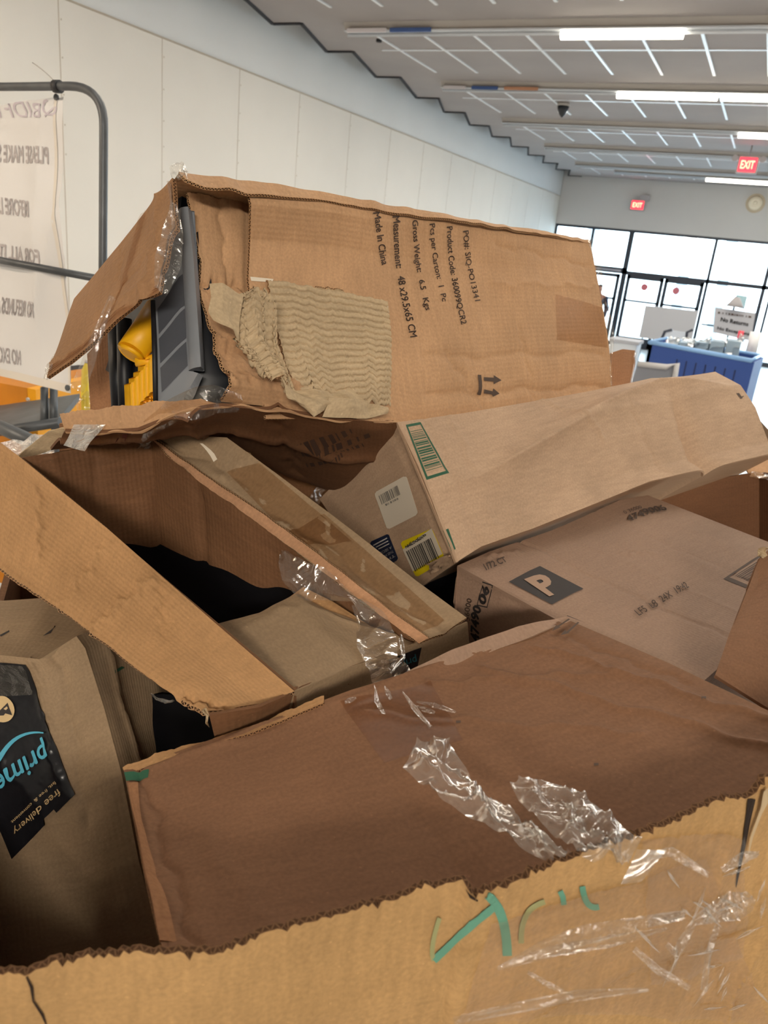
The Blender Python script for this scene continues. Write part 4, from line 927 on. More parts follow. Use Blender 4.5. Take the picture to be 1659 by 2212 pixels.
# folded-out far side flap
sf = Patch([(188, 765, 1.22), (215, 735, 1.215), (246, 690, 1.2)], [(196, 895, 1.24), (258, 888, 1.2)], L=[(188, 765, 1.22), (192, 830, 1.23), (196, 895, 1.24)], R=[(246, 690, 1.2), (249, 780, 1.2), (258, 888, 1.2)], nu=16, nv=26, noise=(.0015, 6, 1))
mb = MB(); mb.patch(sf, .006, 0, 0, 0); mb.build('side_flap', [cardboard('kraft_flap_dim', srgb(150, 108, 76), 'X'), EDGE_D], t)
ed = Patch([(246, 690, 1.2), (253, 688, 1.205)], [(254, 888, 1.2), (264, 888, 1.205)], nu=3, nv=40); mb = MB()
n0 = len(mb.v); G = ed.G; L_ = 0
for j in range(39):
    d = np.linalg.norm(G[j + 1, 0] - G[j, 0]); n0 = len(mb.v); mb.v += [G[j, 0], G[j, 2], G[j + 1, 2], G[j + 1, 0]]; mb.face((n0, n0 + 1, n0 + 2, n0 + 3), [(L_, 0), (L_, 1), (L_ + d, 1), (L_ + d, 0)]); L_ += d
mb.build('cut_edge', EDGE_D, t)
ff = Patch([(1320, 762, 1.9), (1345, 754, 1.92), (1372, 757, 1.94)], [(1322, 860, 1.84), (1358, 840, 1.86)], R=[(1372, 757, 1.94), (1372, 790, 1.92), (1358, 840, 1.86)], nu=14, nv=14, noise=(.002, 5, 1))
mb = MB(); mb.patch(ff, .005); mb.build('far_end_flap', K_B, t)
strand('loose_tape', [(1374, 760, 1.93), (1370, 790, 1.92), (1362, 836, 1.87)], (.004, .003, .006), FILM, t, 18)

# ======== tool trolley packed inside the torn carton
DKP = plain('dark_plastic', srgb(17, 20, 27), .45, spec=.4); GRP = plain('grey_plastic', srgb(122, 126, 132), .5, spec=.35); GRP2 = plain('grey_plastic_recess', srgb(70, 73, 80), .45); YP = plain('yellow_plastic', srgb(240, 178, 22), .42)
t = thing('tool_trolley', 'dark plastic trolley with grey panel and yellow handle packed inside the torn top carton', 'tool cart', W(380, 870, 1.1))
m = MB(); a, b, c, d = W(388, 520, 1.02), W(428, 500, 1.0), W(448, 870, 1.01), W(340, 872, 1.03); bk = (offT * .4 + offA * .2); bk2 = offA * .6
m.hexa([a, b, c, d, a + bk, b + bk, c + bk2, d + bk2]); m.build('trolley_body', DKP, t)
hd = Patch([(396, 396, 1.01), (440, 398, 1.05), (548, 410, 1.11)], [(388, 470, 1.02), (470, 470, 1.08), (548, 470, 1.12)], nu=10, nv=8); m = MB(); m.patch(hd, .006); m.build('trolley_top', DKP, t)  # black sheet added to darken the hole under the carton rim
side = Patch([(400, 470, 1.01), (424, 480, 1.0)], [(405, 862, 1.0), (498, 845, .995)], R=[(424, 480, 1.0), (436, 580, .998), (446, 700, .995), (474, 775, .995), (493, 815, .995), (492, 868, 1.0)], nu=20, nv=40,
             ripple=lambda S, T, lu, lv: -.02 * S ** 2)
m = MB(); m.patch(side, .01); m.build('rounded_side', DKP, t)
gp = Patch([(332, 640, 1.0), (360, 570, .99), (386, 455, .985)], [(342, 872, .985), (408, 800, .975)], L=[(332, 640, 1.0), (342, 872, .985)], R=[(386, 455, .985), (396, 600, .98), (408, 800, .975)], nu=30, nv=40)
m = MB(); m.patch(gp, .012); m.build('panel', GRP, t)
rim = Patch([(386, 453, .984), (406, 446, .975)], [(408, 800, .974), (434, 792, .966)], R=[(406, 446, .975), (418, 560, .972), (428, 700, .968), (434, 792, .966)], nu=10, nv=40, ripple=lambda S, T, lu, lv: .003 * np.sin(S * math.pi))
m = MB(); m.patch(rim, .02); m.build('panel_rim', plain('grey_plastic_rim', srgb(120, 124, 130), .4), t)
foot_ = Patch([(342, 868, .984), (408, 800, .975), (428, 806, .968)], [(342, 892, .984), (396, 870, .975), (398, 858, .97)], nu=14, nv=8); m = MB(); m.patch(foot_, .01); m.build('panel_foot', GRP, t)
for q in (qx(341, 668, 398, 585, 402, 655, 344, 722), qx(344, 732, 401, 664, 403, 730, 347, 785), qx(347, 795, 403, 738, 406, 790, 350, 848)):
    print_rects(gp, q, [(0, 0, 1, 1)], GRP2, bpy.data.objects['panel.002'] if 'panel.002' in bpy.data.objects else t, 'panel_recess', off=.0008, n=5)
m = MB(); m.tube([W(345, 672, 1.07), W(318, 715, 1.05), W(284, 762, 1.03)], [.021, .021, .02], 24); m.tube([W(284, 762, 1.03), W(281, 767, 1.029)], [.02, .013], 24); m.build('handle', YP, t)
m = MB(); m.tube([W(296, 778, 1.04), W(322, 782, 1.04), W(345, 775, 1.04)], .009, 14); m.build('handle_hub', YP, t)
rb = Patch([(281, 832, 1.03), (331, 768, 1.02)], [(284, 890, 1.03), (331, 843, 1.02)], nu=60, nv=10, ripple=lambda S, T, lu, lv: .0012 * np.sign(np.sin(S * 31)) )
m = MB(); m.patch(rb, .02); m.build('ribbed_grip', YP, t)
m = MB(); m.tube([W(268, 690, 1.12), W(270, 800, 1.12), W(273, 895, 1.12)], .011, 14); m.build('side_post', DKP, t)
m = MB(); m.tube([W(252, 690, 1.17), W(256, 800, 1.17), W(262, 895, 1.17)], .014, 14); m.build('side_post', DKP, t)
m = MB(); m.tube([W(331, 650, 1.0), W(334, 760, .99), W(337, 890, .985)], .0035, 10); m.build('panel_seal', plain('black_seal', srgb(22, 22, 26), .5), t)

# ======== B: carton under the torn one, ragged flap hanging out over the gap
t = thing('cardboard_carton', 'crushed brown carton under the torn one, with ragged drooping flap and dark red print', 'box', W(500, 980, 1.4))
rimB = rag([W(128, 893, 1.03), W(250, 878, 1.0), W(370, 866, .965), W(432, 858, .95), W(472, 870, .955), W(560, 880, 1.0), W(640, 888, 1.04), W(725, 902, 1.085), W(790, 899, 1.115), W(856, 909, 1.15)], 160, .0018, 33)
lipB = [W(140, 932, 1.0), W(230, 935, .975), W(300, 930, .955), W(360, 905, .945), W(430, 880, .94), W(480, 877, .95), W(640, 893, 1.035), W(730, 906, 1.08), W(856, 913, 1.15)]
bTop = Patch(rimB, lipB, nu=160, nv=16, noise=(.003, 10, 5), pin=False)
mb = MB(); mb.patch(bTop, .003); mb.build('torn_flap_top', K_A, t)
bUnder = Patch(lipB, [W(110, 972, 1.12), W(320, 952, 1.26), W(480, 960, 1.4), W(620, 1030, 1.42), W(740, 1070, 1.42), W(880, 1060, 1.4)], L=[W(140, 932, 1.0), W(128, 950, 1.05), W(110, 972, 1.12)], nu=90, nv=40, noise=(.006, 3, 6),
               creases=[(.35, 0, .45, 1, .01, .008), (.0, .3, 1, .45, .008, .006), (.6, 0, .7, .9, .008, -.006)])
mb = MB(); mb.patch(bUnder, .004); mb.build('flap_underside', K_BD, t)  # darker kraft paints the shade under the torn carton
print_text(bUnder, '70', qx(272, 922, 240, 932, 236, 920, 268, 912), RED_INK, t, .05)
for i in range(4):
    y = 938 + i * 6; print_rects(bUnder, qx(205 + 8 * i, y + 6, 292 - 8 * i, y - 14, 292 - 8 * i, y - 10, 205 + 8 * i, y + 9), bars(50 + i, 7), RED_INK, t, 'dark_red_print', n=1)
for i, (x0, y0, x1, y1) in enumerate(((640, 962, 760, 925), (650, 976, 800, 934), (700, 985, 790, 955), (660, 1000, 740, 975))):
    print_rects(bUnder, qx(x0, y0, x1, y1, x1 + 4, y1 + 8, x0 + 4, y0 + 9), bars(60 + i, 9), plain('faint_ink_%d' % i, srgb(72, 50, 38), .8), t, 'faint_print', n=1)
bB = [W(128, 915, 1.42), W(800, 940, 1.65), W(800, 1200, 1.8), W(130, 1180, 1.55)]
mb = MB(); mb.quad(*bB); solid_back(mb, bB, np.array([-.1, .28, 0])); mb.build('carton_body', K_B, t)
sc_ = Patch([(35, 985, 1.2), (105, 932, 1.12), (150, 926, 1.08)], [(72, 985, 1.2), (150, 955, 1.12), (180, 935, 1.06)], nu=24, nv=8, noise=(.003, 10, 3), pin=False)
mb = MB(); mb.patch(sc_, .003); mb.build('folded_scrap', K_T, t)
tp = Patch([(162, 916, .99), (228, 917, .97)], [(138, 962, 1.01), (182, 975, .995)], R=[(228, 917, .97), (205, 945, .98), (182, 975, .995)], nu=20, nv=14, noise=(.0015, 18, 3), pin=False)
mb = MB(); mb.patch(tp); mb.build('packing_tape', film('amber_tape', tint=(.82, .70, .48, 1), gloss=.18, bump=.6, bscale=50, haze=.3), t)
strand('loose_tape', [(300, 940, .98), (380, 885, .94), (460, 862, .94), (520, 872, .965)], (.01, .012, .02, .012), TAPE_C, t, 40, .3)

# ======== C: open carton in the left middle
t = thing('cardboard_carton', 'open empty looking kraft carton in the middle left with long flaps folded out', 'box', W(450, 1300, 1.2))
Ca, Cb, Cc, Cd = W(635, 1492, .872), W(40, 988, 1.08), W(325, 945, 1.2), W(900, 1385, 1.05)
dn = np.array([.02, .03, -.42])
wall_far = Patch([(40, 990, 1.08), (180, 968, 1.14), (325, 945, 1.2)], [Cb + dn, Cc + dn], nu=40, nv=30, noise=(.003, 4, 3), creases=[(.55, 0, .45, 1, .006, -.003), (.25, 0, .3, .9, .006, .003)])
wall_right = Patch([(325, 945, 1.2), (436, 1042, 1.165), (640, 1190, 1.11), (900, 1385, 1.05)], [Cc + dn, Cd + dn], nu=50, nv=30, noise=(.003, 4, 4), creases=[(.2, 0, .22, 1, .006, -.006)])
wall_left = Patch([Cb, Ca], [Cb + dn * .2, Ca + dn * .2], nu=30, nv=20)
mb = MB()
for p in (wall_far, wall_right, wall_left): mb.patch(p, .004)
mb.quad(Ca + dn, Cb + dn, Cc + dn, Cd + dn)
cFront = Patch([(635, 1495, .872), (760, 1442, .94), (893, 1392, 1.03), (1010, 1345, 1.08)], [(600, 1640, .92), (760, 1580, .99), (1020, 1460, 1.13)], nu=50, nv=24, noise=(.002, 4, 5), creases=[(.04, 0, .0, 1, .003, -.003), (.3, .2, .4, .9, .006, .002)])
cSide = Patch([(452, 1545, .805), (560, 1528, .83), (635, 1495, .872)], [(480, 1660, .86), (600, 1640, .92)], nu=24, nv=20, noise=(.002, 4, 6))
mb.patch(cFront, .004); mb.patch(cSide, .004)
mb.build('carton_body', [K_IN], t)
mb = MB(); P_, F_ = grid_pts(10, 6); 
cf2 = Patch([(636, 1494, .871), (760, 1441, .938), (893, 1391, 1.028), (1010, 1344, 1.078)], [(604, 1600, .90), (760, 1540, .965), (1016, 1420, 1.10)], nu=50, nv=20, noise=(.0015, 5, 5))
mb.patch(cf2, .002); mb.build('front_panel', K_G, t)
cInner = Patch([(452, 1352, .99), (560, 1325, 1.02), (640, 1282, 1.06), (700, 1315, 1.055), (800, 1352, 1.05), (893, 1388, 1.048)], [(636, 1493, .874), (760, 1438, .942), (893, 1390, 1.032)], L=[(452, 1352, .99), (540, 1420, .935), (636, 1493, .874)], nu=60, nv=30, noise=(.0015, 4, 9),
               creases=[(.1, .1, .9, .25, .006, .003)])
mb = MB(); mb.patch(cInner, .004, 0, 1, 2); mb.build('near_flap', [K_G, K_IN, EDGE_D], t)
cInner2 = Patch([(655, 1268, 1.085), (720, 1300, 1.075), (800, 1352, 1.06)], [(600, 1308, 1.06), (700, 1340, 1.05), (800, 1358, 1.045)], nu=24, nv=12, noise=(.002, 6, 9)); mb = MB(); mb.patch(cInner2, .003); mb.build('inner_flap', K_C, t)
# left flap
cl_o = rag([W(-60, 1180, 1.0), W(0, 1226, .97), W(120, 1310, .93), W(250, 1405, .885), W(345, 1480, .85), W(400, 1512, .83), W(440, 1536, .815)], 140, .0009, 12)
cLeft = Patch([(-40, 925, 1.11), (40, 985, 1.08), (230, 1140, 1.0), (470, 1350, .92), (636, 1493, .868)], cl_o, R=[(636, 1493, .868), (560, 1520, .85), (500, 1528, .83), (440, 1536, .815)], nu=180, nv=60, noise=(.0025, 3, 17),
              creases=[(.47, .1, .42, 1, .005, .0025), (.62, .1, .55, 1, .005, .003), (.63, .05, .72, .5, .005, -.002), (.22, .15, .28, .7, .006, .003), (.9, 1, 1, .75, .006, -.006)])
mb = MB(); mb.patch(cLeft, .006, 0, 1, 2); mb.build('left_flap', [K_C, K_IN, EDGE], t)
# right flap, standing half up, long and narrow
crTop = [(322, 942, 1.19), (400, 940, 1.18), (490, 945, 1.17), (600, 1025, 1.15), (760, 1145, 1.12), (900, 1255, 1.09), (1008, 1334, 1.06)]
crB = rag([W(322, 944, 1.20), W(430, 1040, 1.155), W(560, 1130, 1.12), W(700, 1235, 1.085), W(830, 1335, 1.05), W(905, 1388, 1.03)], 120, .0012, 9)
cRight = Patch(crTop, crB, R=[(1008, 1334, 1.06), (960, 1365, 1.045), (905, 1388, 1.03)], nu=120, nv=30, noise=(.002, 4, 27), creases=[(.0, .62, 1, .55, .004, -.004), (.3, 0, .27, .9, .004, .002), (.55, .2, .95, .6, .005, .002), (.15, .8, .9, .75, .005, .003)])
mb = MB(); mb.patch(cRight, .005, 0, 1, 2); mb.build('right_flap', [K_G, K_IN, EDGE], t)
rimR = Patch([(330, 948, 1.185), (445, 1030, 1.14), (570, 1112, 1.105), (720, 1222, 1.072), (850, 1325, 1.04), (925, 1378, 1.02)], rag([W(326, 950, 1.19), W(430, 1042, 1.15), W(560, 1132, 1.115), W(700, 1237, 1.08), W(830, 1337, 1.045), W(905, 1390, 1.025)], 120, .001, 10), nu=120, nv=8, noise=(.001, 14, 7), pin=False)
mb = MB(); mb.patch(rimR, .004, 0, 0, 1); mb.build('folded_rim', [cardboard('kraft_pinkish', srgb(190, 146, 112), 'Y'), EDGE], t)
strip(cRight, qx(490, 1020, 560, 1000, 760, 1170, 640, 1180), TAPE, t, 'packing_tape', nx=20, ny=6)
strip(cRight, qx(620, 1150, 700, 1110, 960, 1340, 900, 1370), TAPE, t, 'packing_tape', nx=20, ny=6, rip=.0004)
strip(cRight, qx(432, 958, 438, 958, 470, 992, 462, 998), WHITE, t, 'white_scrap', nx=4, ny=4)
strip(cf2, qx(838, 1425, 910, 1398, 900, 1445, 850, 1470), PRIME_BLACK, t, 'black_label', nx=10, ny=8, off=.001)
print_text(cf2, 'prime', qx(900, 1432, 850, 1448, 846, 1430, 896, 1412), plain('dim_teal_print', srgb(44, 110, 120), .5), t, .01, off=.0016)
strand('loose_tape', [(300, 938, 1.17), (312, 948, 1.165), (306, 965, 1.17), (318, 955, 1.16)], (.008, .014, .006), FILM, t, 50, jit=.005)
strand('loose_tape', [(612, 1192, 1.07), (622, 1215, 1.06), (640, 1240, 1.05), (660, 1255, 1.05), (690, 1262, 1.05), (760, 1290, 1.02), (800, 1330, 1.0)], (.006, .02, .026, .014, .004, .01), FILM, t, 51, .6, jit=.003)
strand('loose_tape', [(770, 1300, 1.02), (800, 1340, 1.0), (815, 1390, .97), (825, 1430, .93), (850, 1470, .89), (845, 1500, .86)], (.008, .022, .026, .018, .024, .02), FILM, t, 52, .7, jit=.004)
strand('loose_tape', [(790, 1380, .98), (780, 1400, .97), (800, 1440, .95), (840, 1450, .93), (870, 1420, .97), (866, 1375, 1.0)], (.003, .004, .004, .004, .003), FILM, t, 54, .7)
strip(cInner, qx(770, 1310, 790, 1300, 802, 1350, 775, 1345), PRIME_BLACK, t, 'black_tape_scrap', off=.004, nx=5, ny=5)
strand('paper_fibre', [(440, 1532, .81), (448, 1545, .81), (446, 1562, .812), (452, 1570, .812)], (.003, .0015, .001), K_T, t, 55)
strand('loose_tape', [(325, 1498, .84), (340, 1510, .84), (362, 1516, .835), (375, 1514, .83)], (.001, .002, .003), FILM, t, 56)
# black sheets added for the shade inside the carton and in the gaps
mb = MB(); V0 = W(500, 1270, 1.22)
shadeP = Patch([(120, 1090, 1.22), (330, 1165, 1.28), (420, 1182, 1.25), (520, 1205, 1.21), (690, 1285, 1.13)], [(200, 1420, 1.1), (500, 1480, 1.04), (760, 1400, 1.04)], nu=40, nv=30, noise=(.008, 5, 3), pin=False)
mb.patch(shadeP, .03); tag(mb.build('bin_bag', plain('black_bag', srgb(10, 10, 14), .8, spec=.1)), 'black plastic bag lying deep inside the open carton', 'bag')

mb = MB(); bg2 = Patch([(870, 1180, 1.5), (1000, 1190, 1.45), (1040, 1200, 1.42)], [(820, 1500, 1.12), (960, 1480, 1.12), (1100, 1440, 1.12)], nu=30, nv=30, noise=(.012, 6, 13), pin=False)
mb.patch(bg2, .02); tag(mb.build('bin_bag', bpy.data.materials['black_bag']), 'black plastic bag filling the gap between the open carton and the P carton', 'bag')  # black sheet added to darken this gap
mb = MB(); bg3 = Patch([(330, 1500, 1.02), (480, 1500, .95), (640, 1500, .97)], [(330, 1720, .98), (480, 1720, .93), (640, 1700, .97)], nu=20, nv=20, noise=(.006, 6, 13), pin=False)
mb.patch(bg3, .02); tag(mb.build('bin_bag', bpy.data.materials['black_bag']), 'black plastic bag in the gap under the near corner of the open carton', 'bag')  # another added sheet, black in place of deep shade
# ======== G: carton with the black tape at the left edge
t = thing('cardboard_carton', 'grey tan carton at the left edge with black tape lettered in pale blue', 'box', W(100, 1600, 1.05))
gFront = Patch([(-200, 1408, 1.0), (0, 1415, 1.0), (87, 1424, .99), (165, 1374, 1.0)], [(-150, 2260, 1.02), (130, 2200, .98), (370, 2120, .96)], R=[(165, 1374, 1.0), (184, 1400, .99), (225, 1530, .965), (262, 1668, .94), (300, 1860, .94), (370, 2120, .96)], nu=110, nv=100, noise=(.003, 2.5, 4),
               creases=[(.72, 0, .72, .35, .004, .003), (.85, .0, .8, .5, .006, -.003), (.3, .1, .9, .75, .01, .002)])
gSide = Patch([(165, 1374, 1.0), (260, 1340, 1.1), (350, 1330, 1.2)], [(370, 2120, .96), (480, 2050, 1.2)], L=list(gFront.G[:, -1]), R=[(350, 1330, 1.2), (368, 1540, 1.08), (384, 1618, 1.06), (480, 2050, 1.2)], nu=30, nv=60, noise=(.002, 4, 5), creases=[(.25, .05, .3, .6, .006, .003)])
gTop = Patch([(-200, 1270, 1.15), (0, 1298, 1.12), (120, 1290, 1.12), (350, 1330, 1.2)], [(-200, 1408, 1.0), (0, 1415, 1.0), (87, 1424, .99), (165, 1374, 1.0)], nu=40, nv=16, noise=(.002, 5, 6))
mb = MB()
for p in (gFront, gSide, gTop): mb.patch(p, .004)
mb.build('carton_body', K_G, t)
print_rects(gTop, qx(0, 1372, 20, 1362, 21, 1365, 2, 1376), [(0, 0, 1, 1)], INK, t, 'slit_mark', n=2)
print_rects(gTop, qx(92, 1375, 110, 1368, 118, 1352, 120, 1354), [(0, 0, 1, 1)], INK, t, 'slit_mark', n=2)
mb = MB(); P_ = [(0, 0), (.5, .0), (1, .0), (1, 1), (.72, 1), (.70, .965), (.5, .95), (.45, 1), (.12, 1)]
pq = [(-110, 1432), (58, 1436), (163, 1716), (0, 1902)]
bt = Patch.on(gFront, qx(-128, 1428, 58, 1436, 163, 1716, 28, 1854), .0025, nu=60, nv=60, bottom=lambda x: 1 - (.03 if .55 < x < .72 else 0))
mb = MB(); mb.patch(bt); mb.build('black_tape', PRIME_BLACK, t)
def gp_text(txt, q, mat, bold): print_text(gFront, txt, q, mat, t, bold, off=.0045)
gp_text('prime', qx(112, 1642, 4, 1718, -16, 1662, 96, 1590), PRIME_BLUE, .02)
# swoosh
stroke_on(gFront, bez((100, 1582), (30, 1572), (-6, 1655)), (3, 6, 9, 11), PRIME_BLUE, t, 'blue_curve_print', .0045)
gp_text('free delivery', qx(138, 1714, 38, 1802, 30, 1786, 128, 1697), CREAM, .008)
gp_text('fast, free & convenient', qx(128, 1690, 32, 1776, 28, 1770, 124, 1683), CREAM, .0)
ci = [(.5 + .5 * math.cos(a), .5 + .5 * math.sin(a)) for a in np.linspace(0, 2 * math.pi, 32, endpoint=False)]
mb = MB(); decal_mb(mb, gFront, qx(-22, 1502, 34, 1504, 38, 1560, -18, 1560), ci, [tuple(range(32))], .0042); mb.build('round_print', CREAM, t)
mb = MB(); P_ = [(.2, .75), (.75, .25), (.9, .72), (.62, .66), (.55, .74)]; decal_mb(mb, gFront, qx(-22, 1502, 34, 1504, 38, 1560, -18, 1560), P_, [tuple(range(5))], .005); mb.build('tick_print', INK, t)
strip(gFront, qx(-60, 1436, 58, 1438, 80, 1500, -60, 1510), TAPE_C, t, 'clear_tape', off=.0065, rip=.0015, seed=3)
strip(gSide, qx(247, 1448, 262, 1440, 268, 1443, 250, 1454), GREEN, t, 'green_mark', nx=3, ny=3)

# ======== I: carton at the right edge
t = thing('cardboard_carton', 'plain brown carton leaning at the right edge beside the P carton', 'box', W(1640, 1400, .95))
iF = Patch([(1642, 1205, 1.02), (1700, 1150, 1.05), (1850, 1100, 1.1)], [(1545, 1458, .87), (1660, 1530, .84), (1800, 1620, .82)], L=[(1642, 1205, 1.02), (1612, 1275, .99), (1575, 1370, .92), (1545, 1458, .87)], nu=40, nv=40, noise=(.002, 3, 5))
mb = MB(); mb.patch(iF, .005); 
ifc = [iF.G[0, 0], iF.G[0, -1], iF.G[-1, -1], iF.G[-1, 0]]; solid_back(mb, [p - iF.N[5, 5] * .004 for p in ifc], np.array([.26, .1, -.14])); mb.build('carton_body', K_F, t)
strand('torn_edge', [(1642, 1203, 1.02), (1650, 1190, 1.02), (1662, 1182, 1.02)], (.004, .008, .006), K_T, t, 7)

# ======== F: big lower carton
t = thing('cardboard_carton', 'large plain red brown carton in front with clear tape at its back edge', 'box', W(900, 1700, .75))
Fb_back = [(268, 1665, .78), (450, 1600, .81), (560, 1567, .83), (760, 1490, .865), (870, 1458, .88), (960, 1425, .90), (1100, 1380, .935), (1225, 1338, .97)]
fTop = Patch(Fb_back, [(385, 2120, .55), (1100, 2000, .60), (1900, 1660, .70)], L=[(268, 1665, .78), (285, 1750, .73), (318, 1920, .64), (345, 2030, .59), (385, 2120, .55)], R=[(1225, 1338, .97), (1440, 1430, .87), (1659, 1535, .78), (1900, 1660, .70)],
             nu=200, nv=140, noise=(.002, 2, 22), creases=[(.72, .1, .95, .9, .004, .003), (.86, .1, .98, .75, .004, .003), (.03, .02, .04, .97, .003, -.003), (.0, .02, .97, .02, .004, .002), (.45, .12, .8, .6, .006, .002), (.08, .3, .14, .9, .012, .0012), (.93, .05, .97, .5, .004, -.002), (.60, .08, .9, .35, .005, .0025)])
mb = MB(); mb.patch(fTop, .005, 0, 0, 1)
fc = [fTop.G[0, 0], fTop.G[0, -1], fTop.G[-1, -1], fTop.G[-1, 0]]; nF = fTop.N[30, 50]
solid_back(mb, [p - nF * .004 for p in fc], np.array([.04, .06, -.28])); mb.build('carton_body', [K_F, EDGE_D], t)
lip = Patch(rag([W(266, 1660, .785), W(380, 1616, .805), W(560, 1560, .835), W(700, 1505, .86)], 80, .0012, 4), [(272, 1675, .775), (400, 1625, .795), (560, 1575, .82), (700, 1520, .845)], nu=80, nv=5, noise=(.001, 12, 3), pin=False)
mb = MB(); mb.patch(lip, .003, 0, 0, 1); mb.build('folded_rim', [K_C, EDGE_D], t)
lip2 = Patch([(868, 1456, .885), (980, 1402, .905), (1120, 1352, .94), (1222, 1332, .97)], [(872, 1470, .872), (1000, 1432, .895), (1150, 1374, .93), (1232, 1342, .965)], nu=60, nv=6, noise=(.001, 12, 5), pin=False)
mb = MB(); mb.patch(lip2, .003); mb.build('folded_rim', K_E, t)
strip(fTop, qx(268, 1668, 322, 1662, 320, 1680, 272, 1688), GREEN, t, 'green_mark', nx=8, ny=4)
le = Patch([(276, 1690, .76), (298, 1690, .762)], [(345, 2030, .588), (382, 2035, .588)], R=[(298, 1690, .762), (305, 1780, .71), (345, 1900, .65), (370, 1980, .61), (382, 2035, .588)], nu=6, nv=40, noise=(.0015, 12, 5), pin=False)
mb = MB(); mb.patch(le, .002); mb.build('peeled_edge', K_B, t)
mb = MB(); q4 = qx(1182, 1368, 1228, 1337, 1272, 1350, 1220, 1386)
ar = lambda y: [(.0, y), (.3, y - .14), (.3, y - .05), (.8, y - .05), (.8, y + .05), (.3, y + .05), (.3, y + .14)]
for P_ in ([(.9, 0), (1, 0), (1, 1), (.9, 1)], ar(.25), ar(.75)): decal_mb(mb, fTop, q4, P_, [tuple(range(len(P_)))], .006)
mb.build('this_way_up_arrows', INK_F, t)
strip(fTop, qx(735, 1515, 930, 1470, 1000, 1600, 830, 1650), TAPE, t, 'packing_tape', nx=14, ny=14)
for k_, L_ in enumerate((qx(810, 1490, 815, 1520, 830, 1545), qx(830, 1485, 845, 1515), qx(900, 1520, 945, 1530, 985, 1545), qx(895, 1530, 940, 1545), qx(870, 1500, 900, 1540, 930, 1575), qx(770, 1510, 745, 1520))):
    strand('tape_wrinkle', [fTop.at(*fTop.st(*p_), .003) for p_ in L_], (.001, .003, .002), FILM, t, 220 + k_, .4, jit=.001)
for i, (x, y) in enumerate(((1640, 1507), (1288, 1652), (1520, 1508), (990, 1560))):
    print_rects(fTop, qx(x - 5, y - 3, x + 5, y - 3, x + 5, y + 2, x - 5, y + 3), [(0, 0, 1, 1)], INK_F, t, 'spot', n=2)

# ======== H: the pallet box that holds everything
t = thing('pallet_box', 'large open yellow tan pallet box with a ragged rim, clear tape and teal marker', 'box', (0.2, .6, 0))
rimp = [(-560, 2290, .43), (-260, 2190, .45), (0, 2106, .47), (74, 2088, .475), (120, 2070, .48), (206, 2062, .487), (350, 2051, .50), (500, 2038, .51), (700, 1984, .528), (815, 1956, .54), (931, 1924, .55), (1000, 1908, .556), (1024, 1936, .556), (1058, 1912, .56), (1197, 1857, .574), (1382, 1796, .594), (1498, 1753, .61), (1600, 1716, .622), (1624, 1722, .624), (1644, 1690, .628), (1660, 1678, .63), (1700, 1655, .64), (1850, 1595, .66), (2250, 1470, .72)]
R0 = [W(*p) for p in rimp]; n_ = 340
R1 = rag(R0, n_, .0016, 44, 3.0)
down = np.array([0, 0, -1.0])
low = [R1[int(i)] * [1, 1, 0] + [0, -.0, 1.35] for i in np.linspace(0, n_ - 1, 30)]
R0r = resample(R0, n_); rimj = (R1 - R0r)
hA = Patch(list(R0r), low, nu=n_, nv=90, noise=(.005, 1.6, 41), pin=False, extra=lambda S, T: rimj[None] * np.exp(-T * 28)[..., None],
           creases=[(.0, .10, 1, .32, .012, .002), (.2, .2, .9, .7, .01, -.003), (.55, .05, .85, .5, .006, .003), (.78, .02, .74, .6, .005, .004), (.86, .0, .84, .9, .004, -.004), (.1, .0, .14, .3, .006, -.005), (.5, .3, .95, .25, .008, .003)])
mb = MB(); mb.patch(hA, .0055, 0, 1, 2)
lowA = hA.G[-1]; a, b = lowA[0], lowA[-1]; a0, b0 = a * [1, 1, 0] + [0, 0, .14], b * [1, 1, 0] + [0, 0, .14]
mb.quad(a, b, b0, a0, 0)
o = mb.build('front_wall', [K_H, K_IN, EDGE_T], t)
u_ = (b - a) * [1, 1, 0]; u_ /= np.linalg.norm(u_); v_ = np.array([-u_[1], u_[0], 0.]); 
bl_ = a + v_ * 1.25; br_ = b + v_ * 1.25
zr = 1.86
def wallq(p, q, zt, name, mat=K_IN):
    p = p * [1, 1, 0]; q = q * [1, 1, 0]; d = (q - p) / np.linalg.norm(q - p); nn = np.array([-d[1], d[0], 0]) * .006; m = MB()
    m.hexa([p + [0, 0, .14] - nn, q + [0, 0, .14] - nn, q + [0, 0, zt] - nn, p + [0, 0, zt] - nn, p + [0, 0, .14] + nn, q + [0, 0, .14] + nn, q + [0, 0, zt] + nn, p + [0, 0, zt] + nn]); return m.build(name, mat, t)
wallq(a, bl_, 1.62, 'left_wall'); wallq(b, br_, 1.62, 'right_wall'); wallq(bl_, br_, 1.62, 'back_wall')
m = MB(); P8 = [a, b, br_, bl_]; m.hexa([p * [1, 1, 0] + [0, 0, .13] for p in P8] + [p * [1, 1, 0] + [0, 0, .16] for p in P8]); m.build('bottom', K_IN, t)
stroke_on(hA, [(1622, 1724), (1614, 1770), (1606, 1820), (1592, 1890), (1588, 1915)], (16, 11, 8, 5, 1), plain('dark_tear', srgb(40, 26, 18), .95), t, 'tear', .001)
stroke_on(hA, [(1650, 1700), (1634, 1750), (1616, 1800), (1606, 1850)], (10, 8, 6, 1), K_T, t, 'torn_liner', .004)
stroke_on(hA, [(57, 2100), (68, 2130), (72, 2160), (92, 2190), (100, 2212)], (3, 7, 4, 6, 2), bpy.data.materials['dark_tear'], t, 'tear', .001)
stroke_on(hA, [(1014, 1916), (1020, 1934), (1030, 1942)], (14, 10, 3), bpy.data.materials['dark_tear'], t, 'tear', .0015)
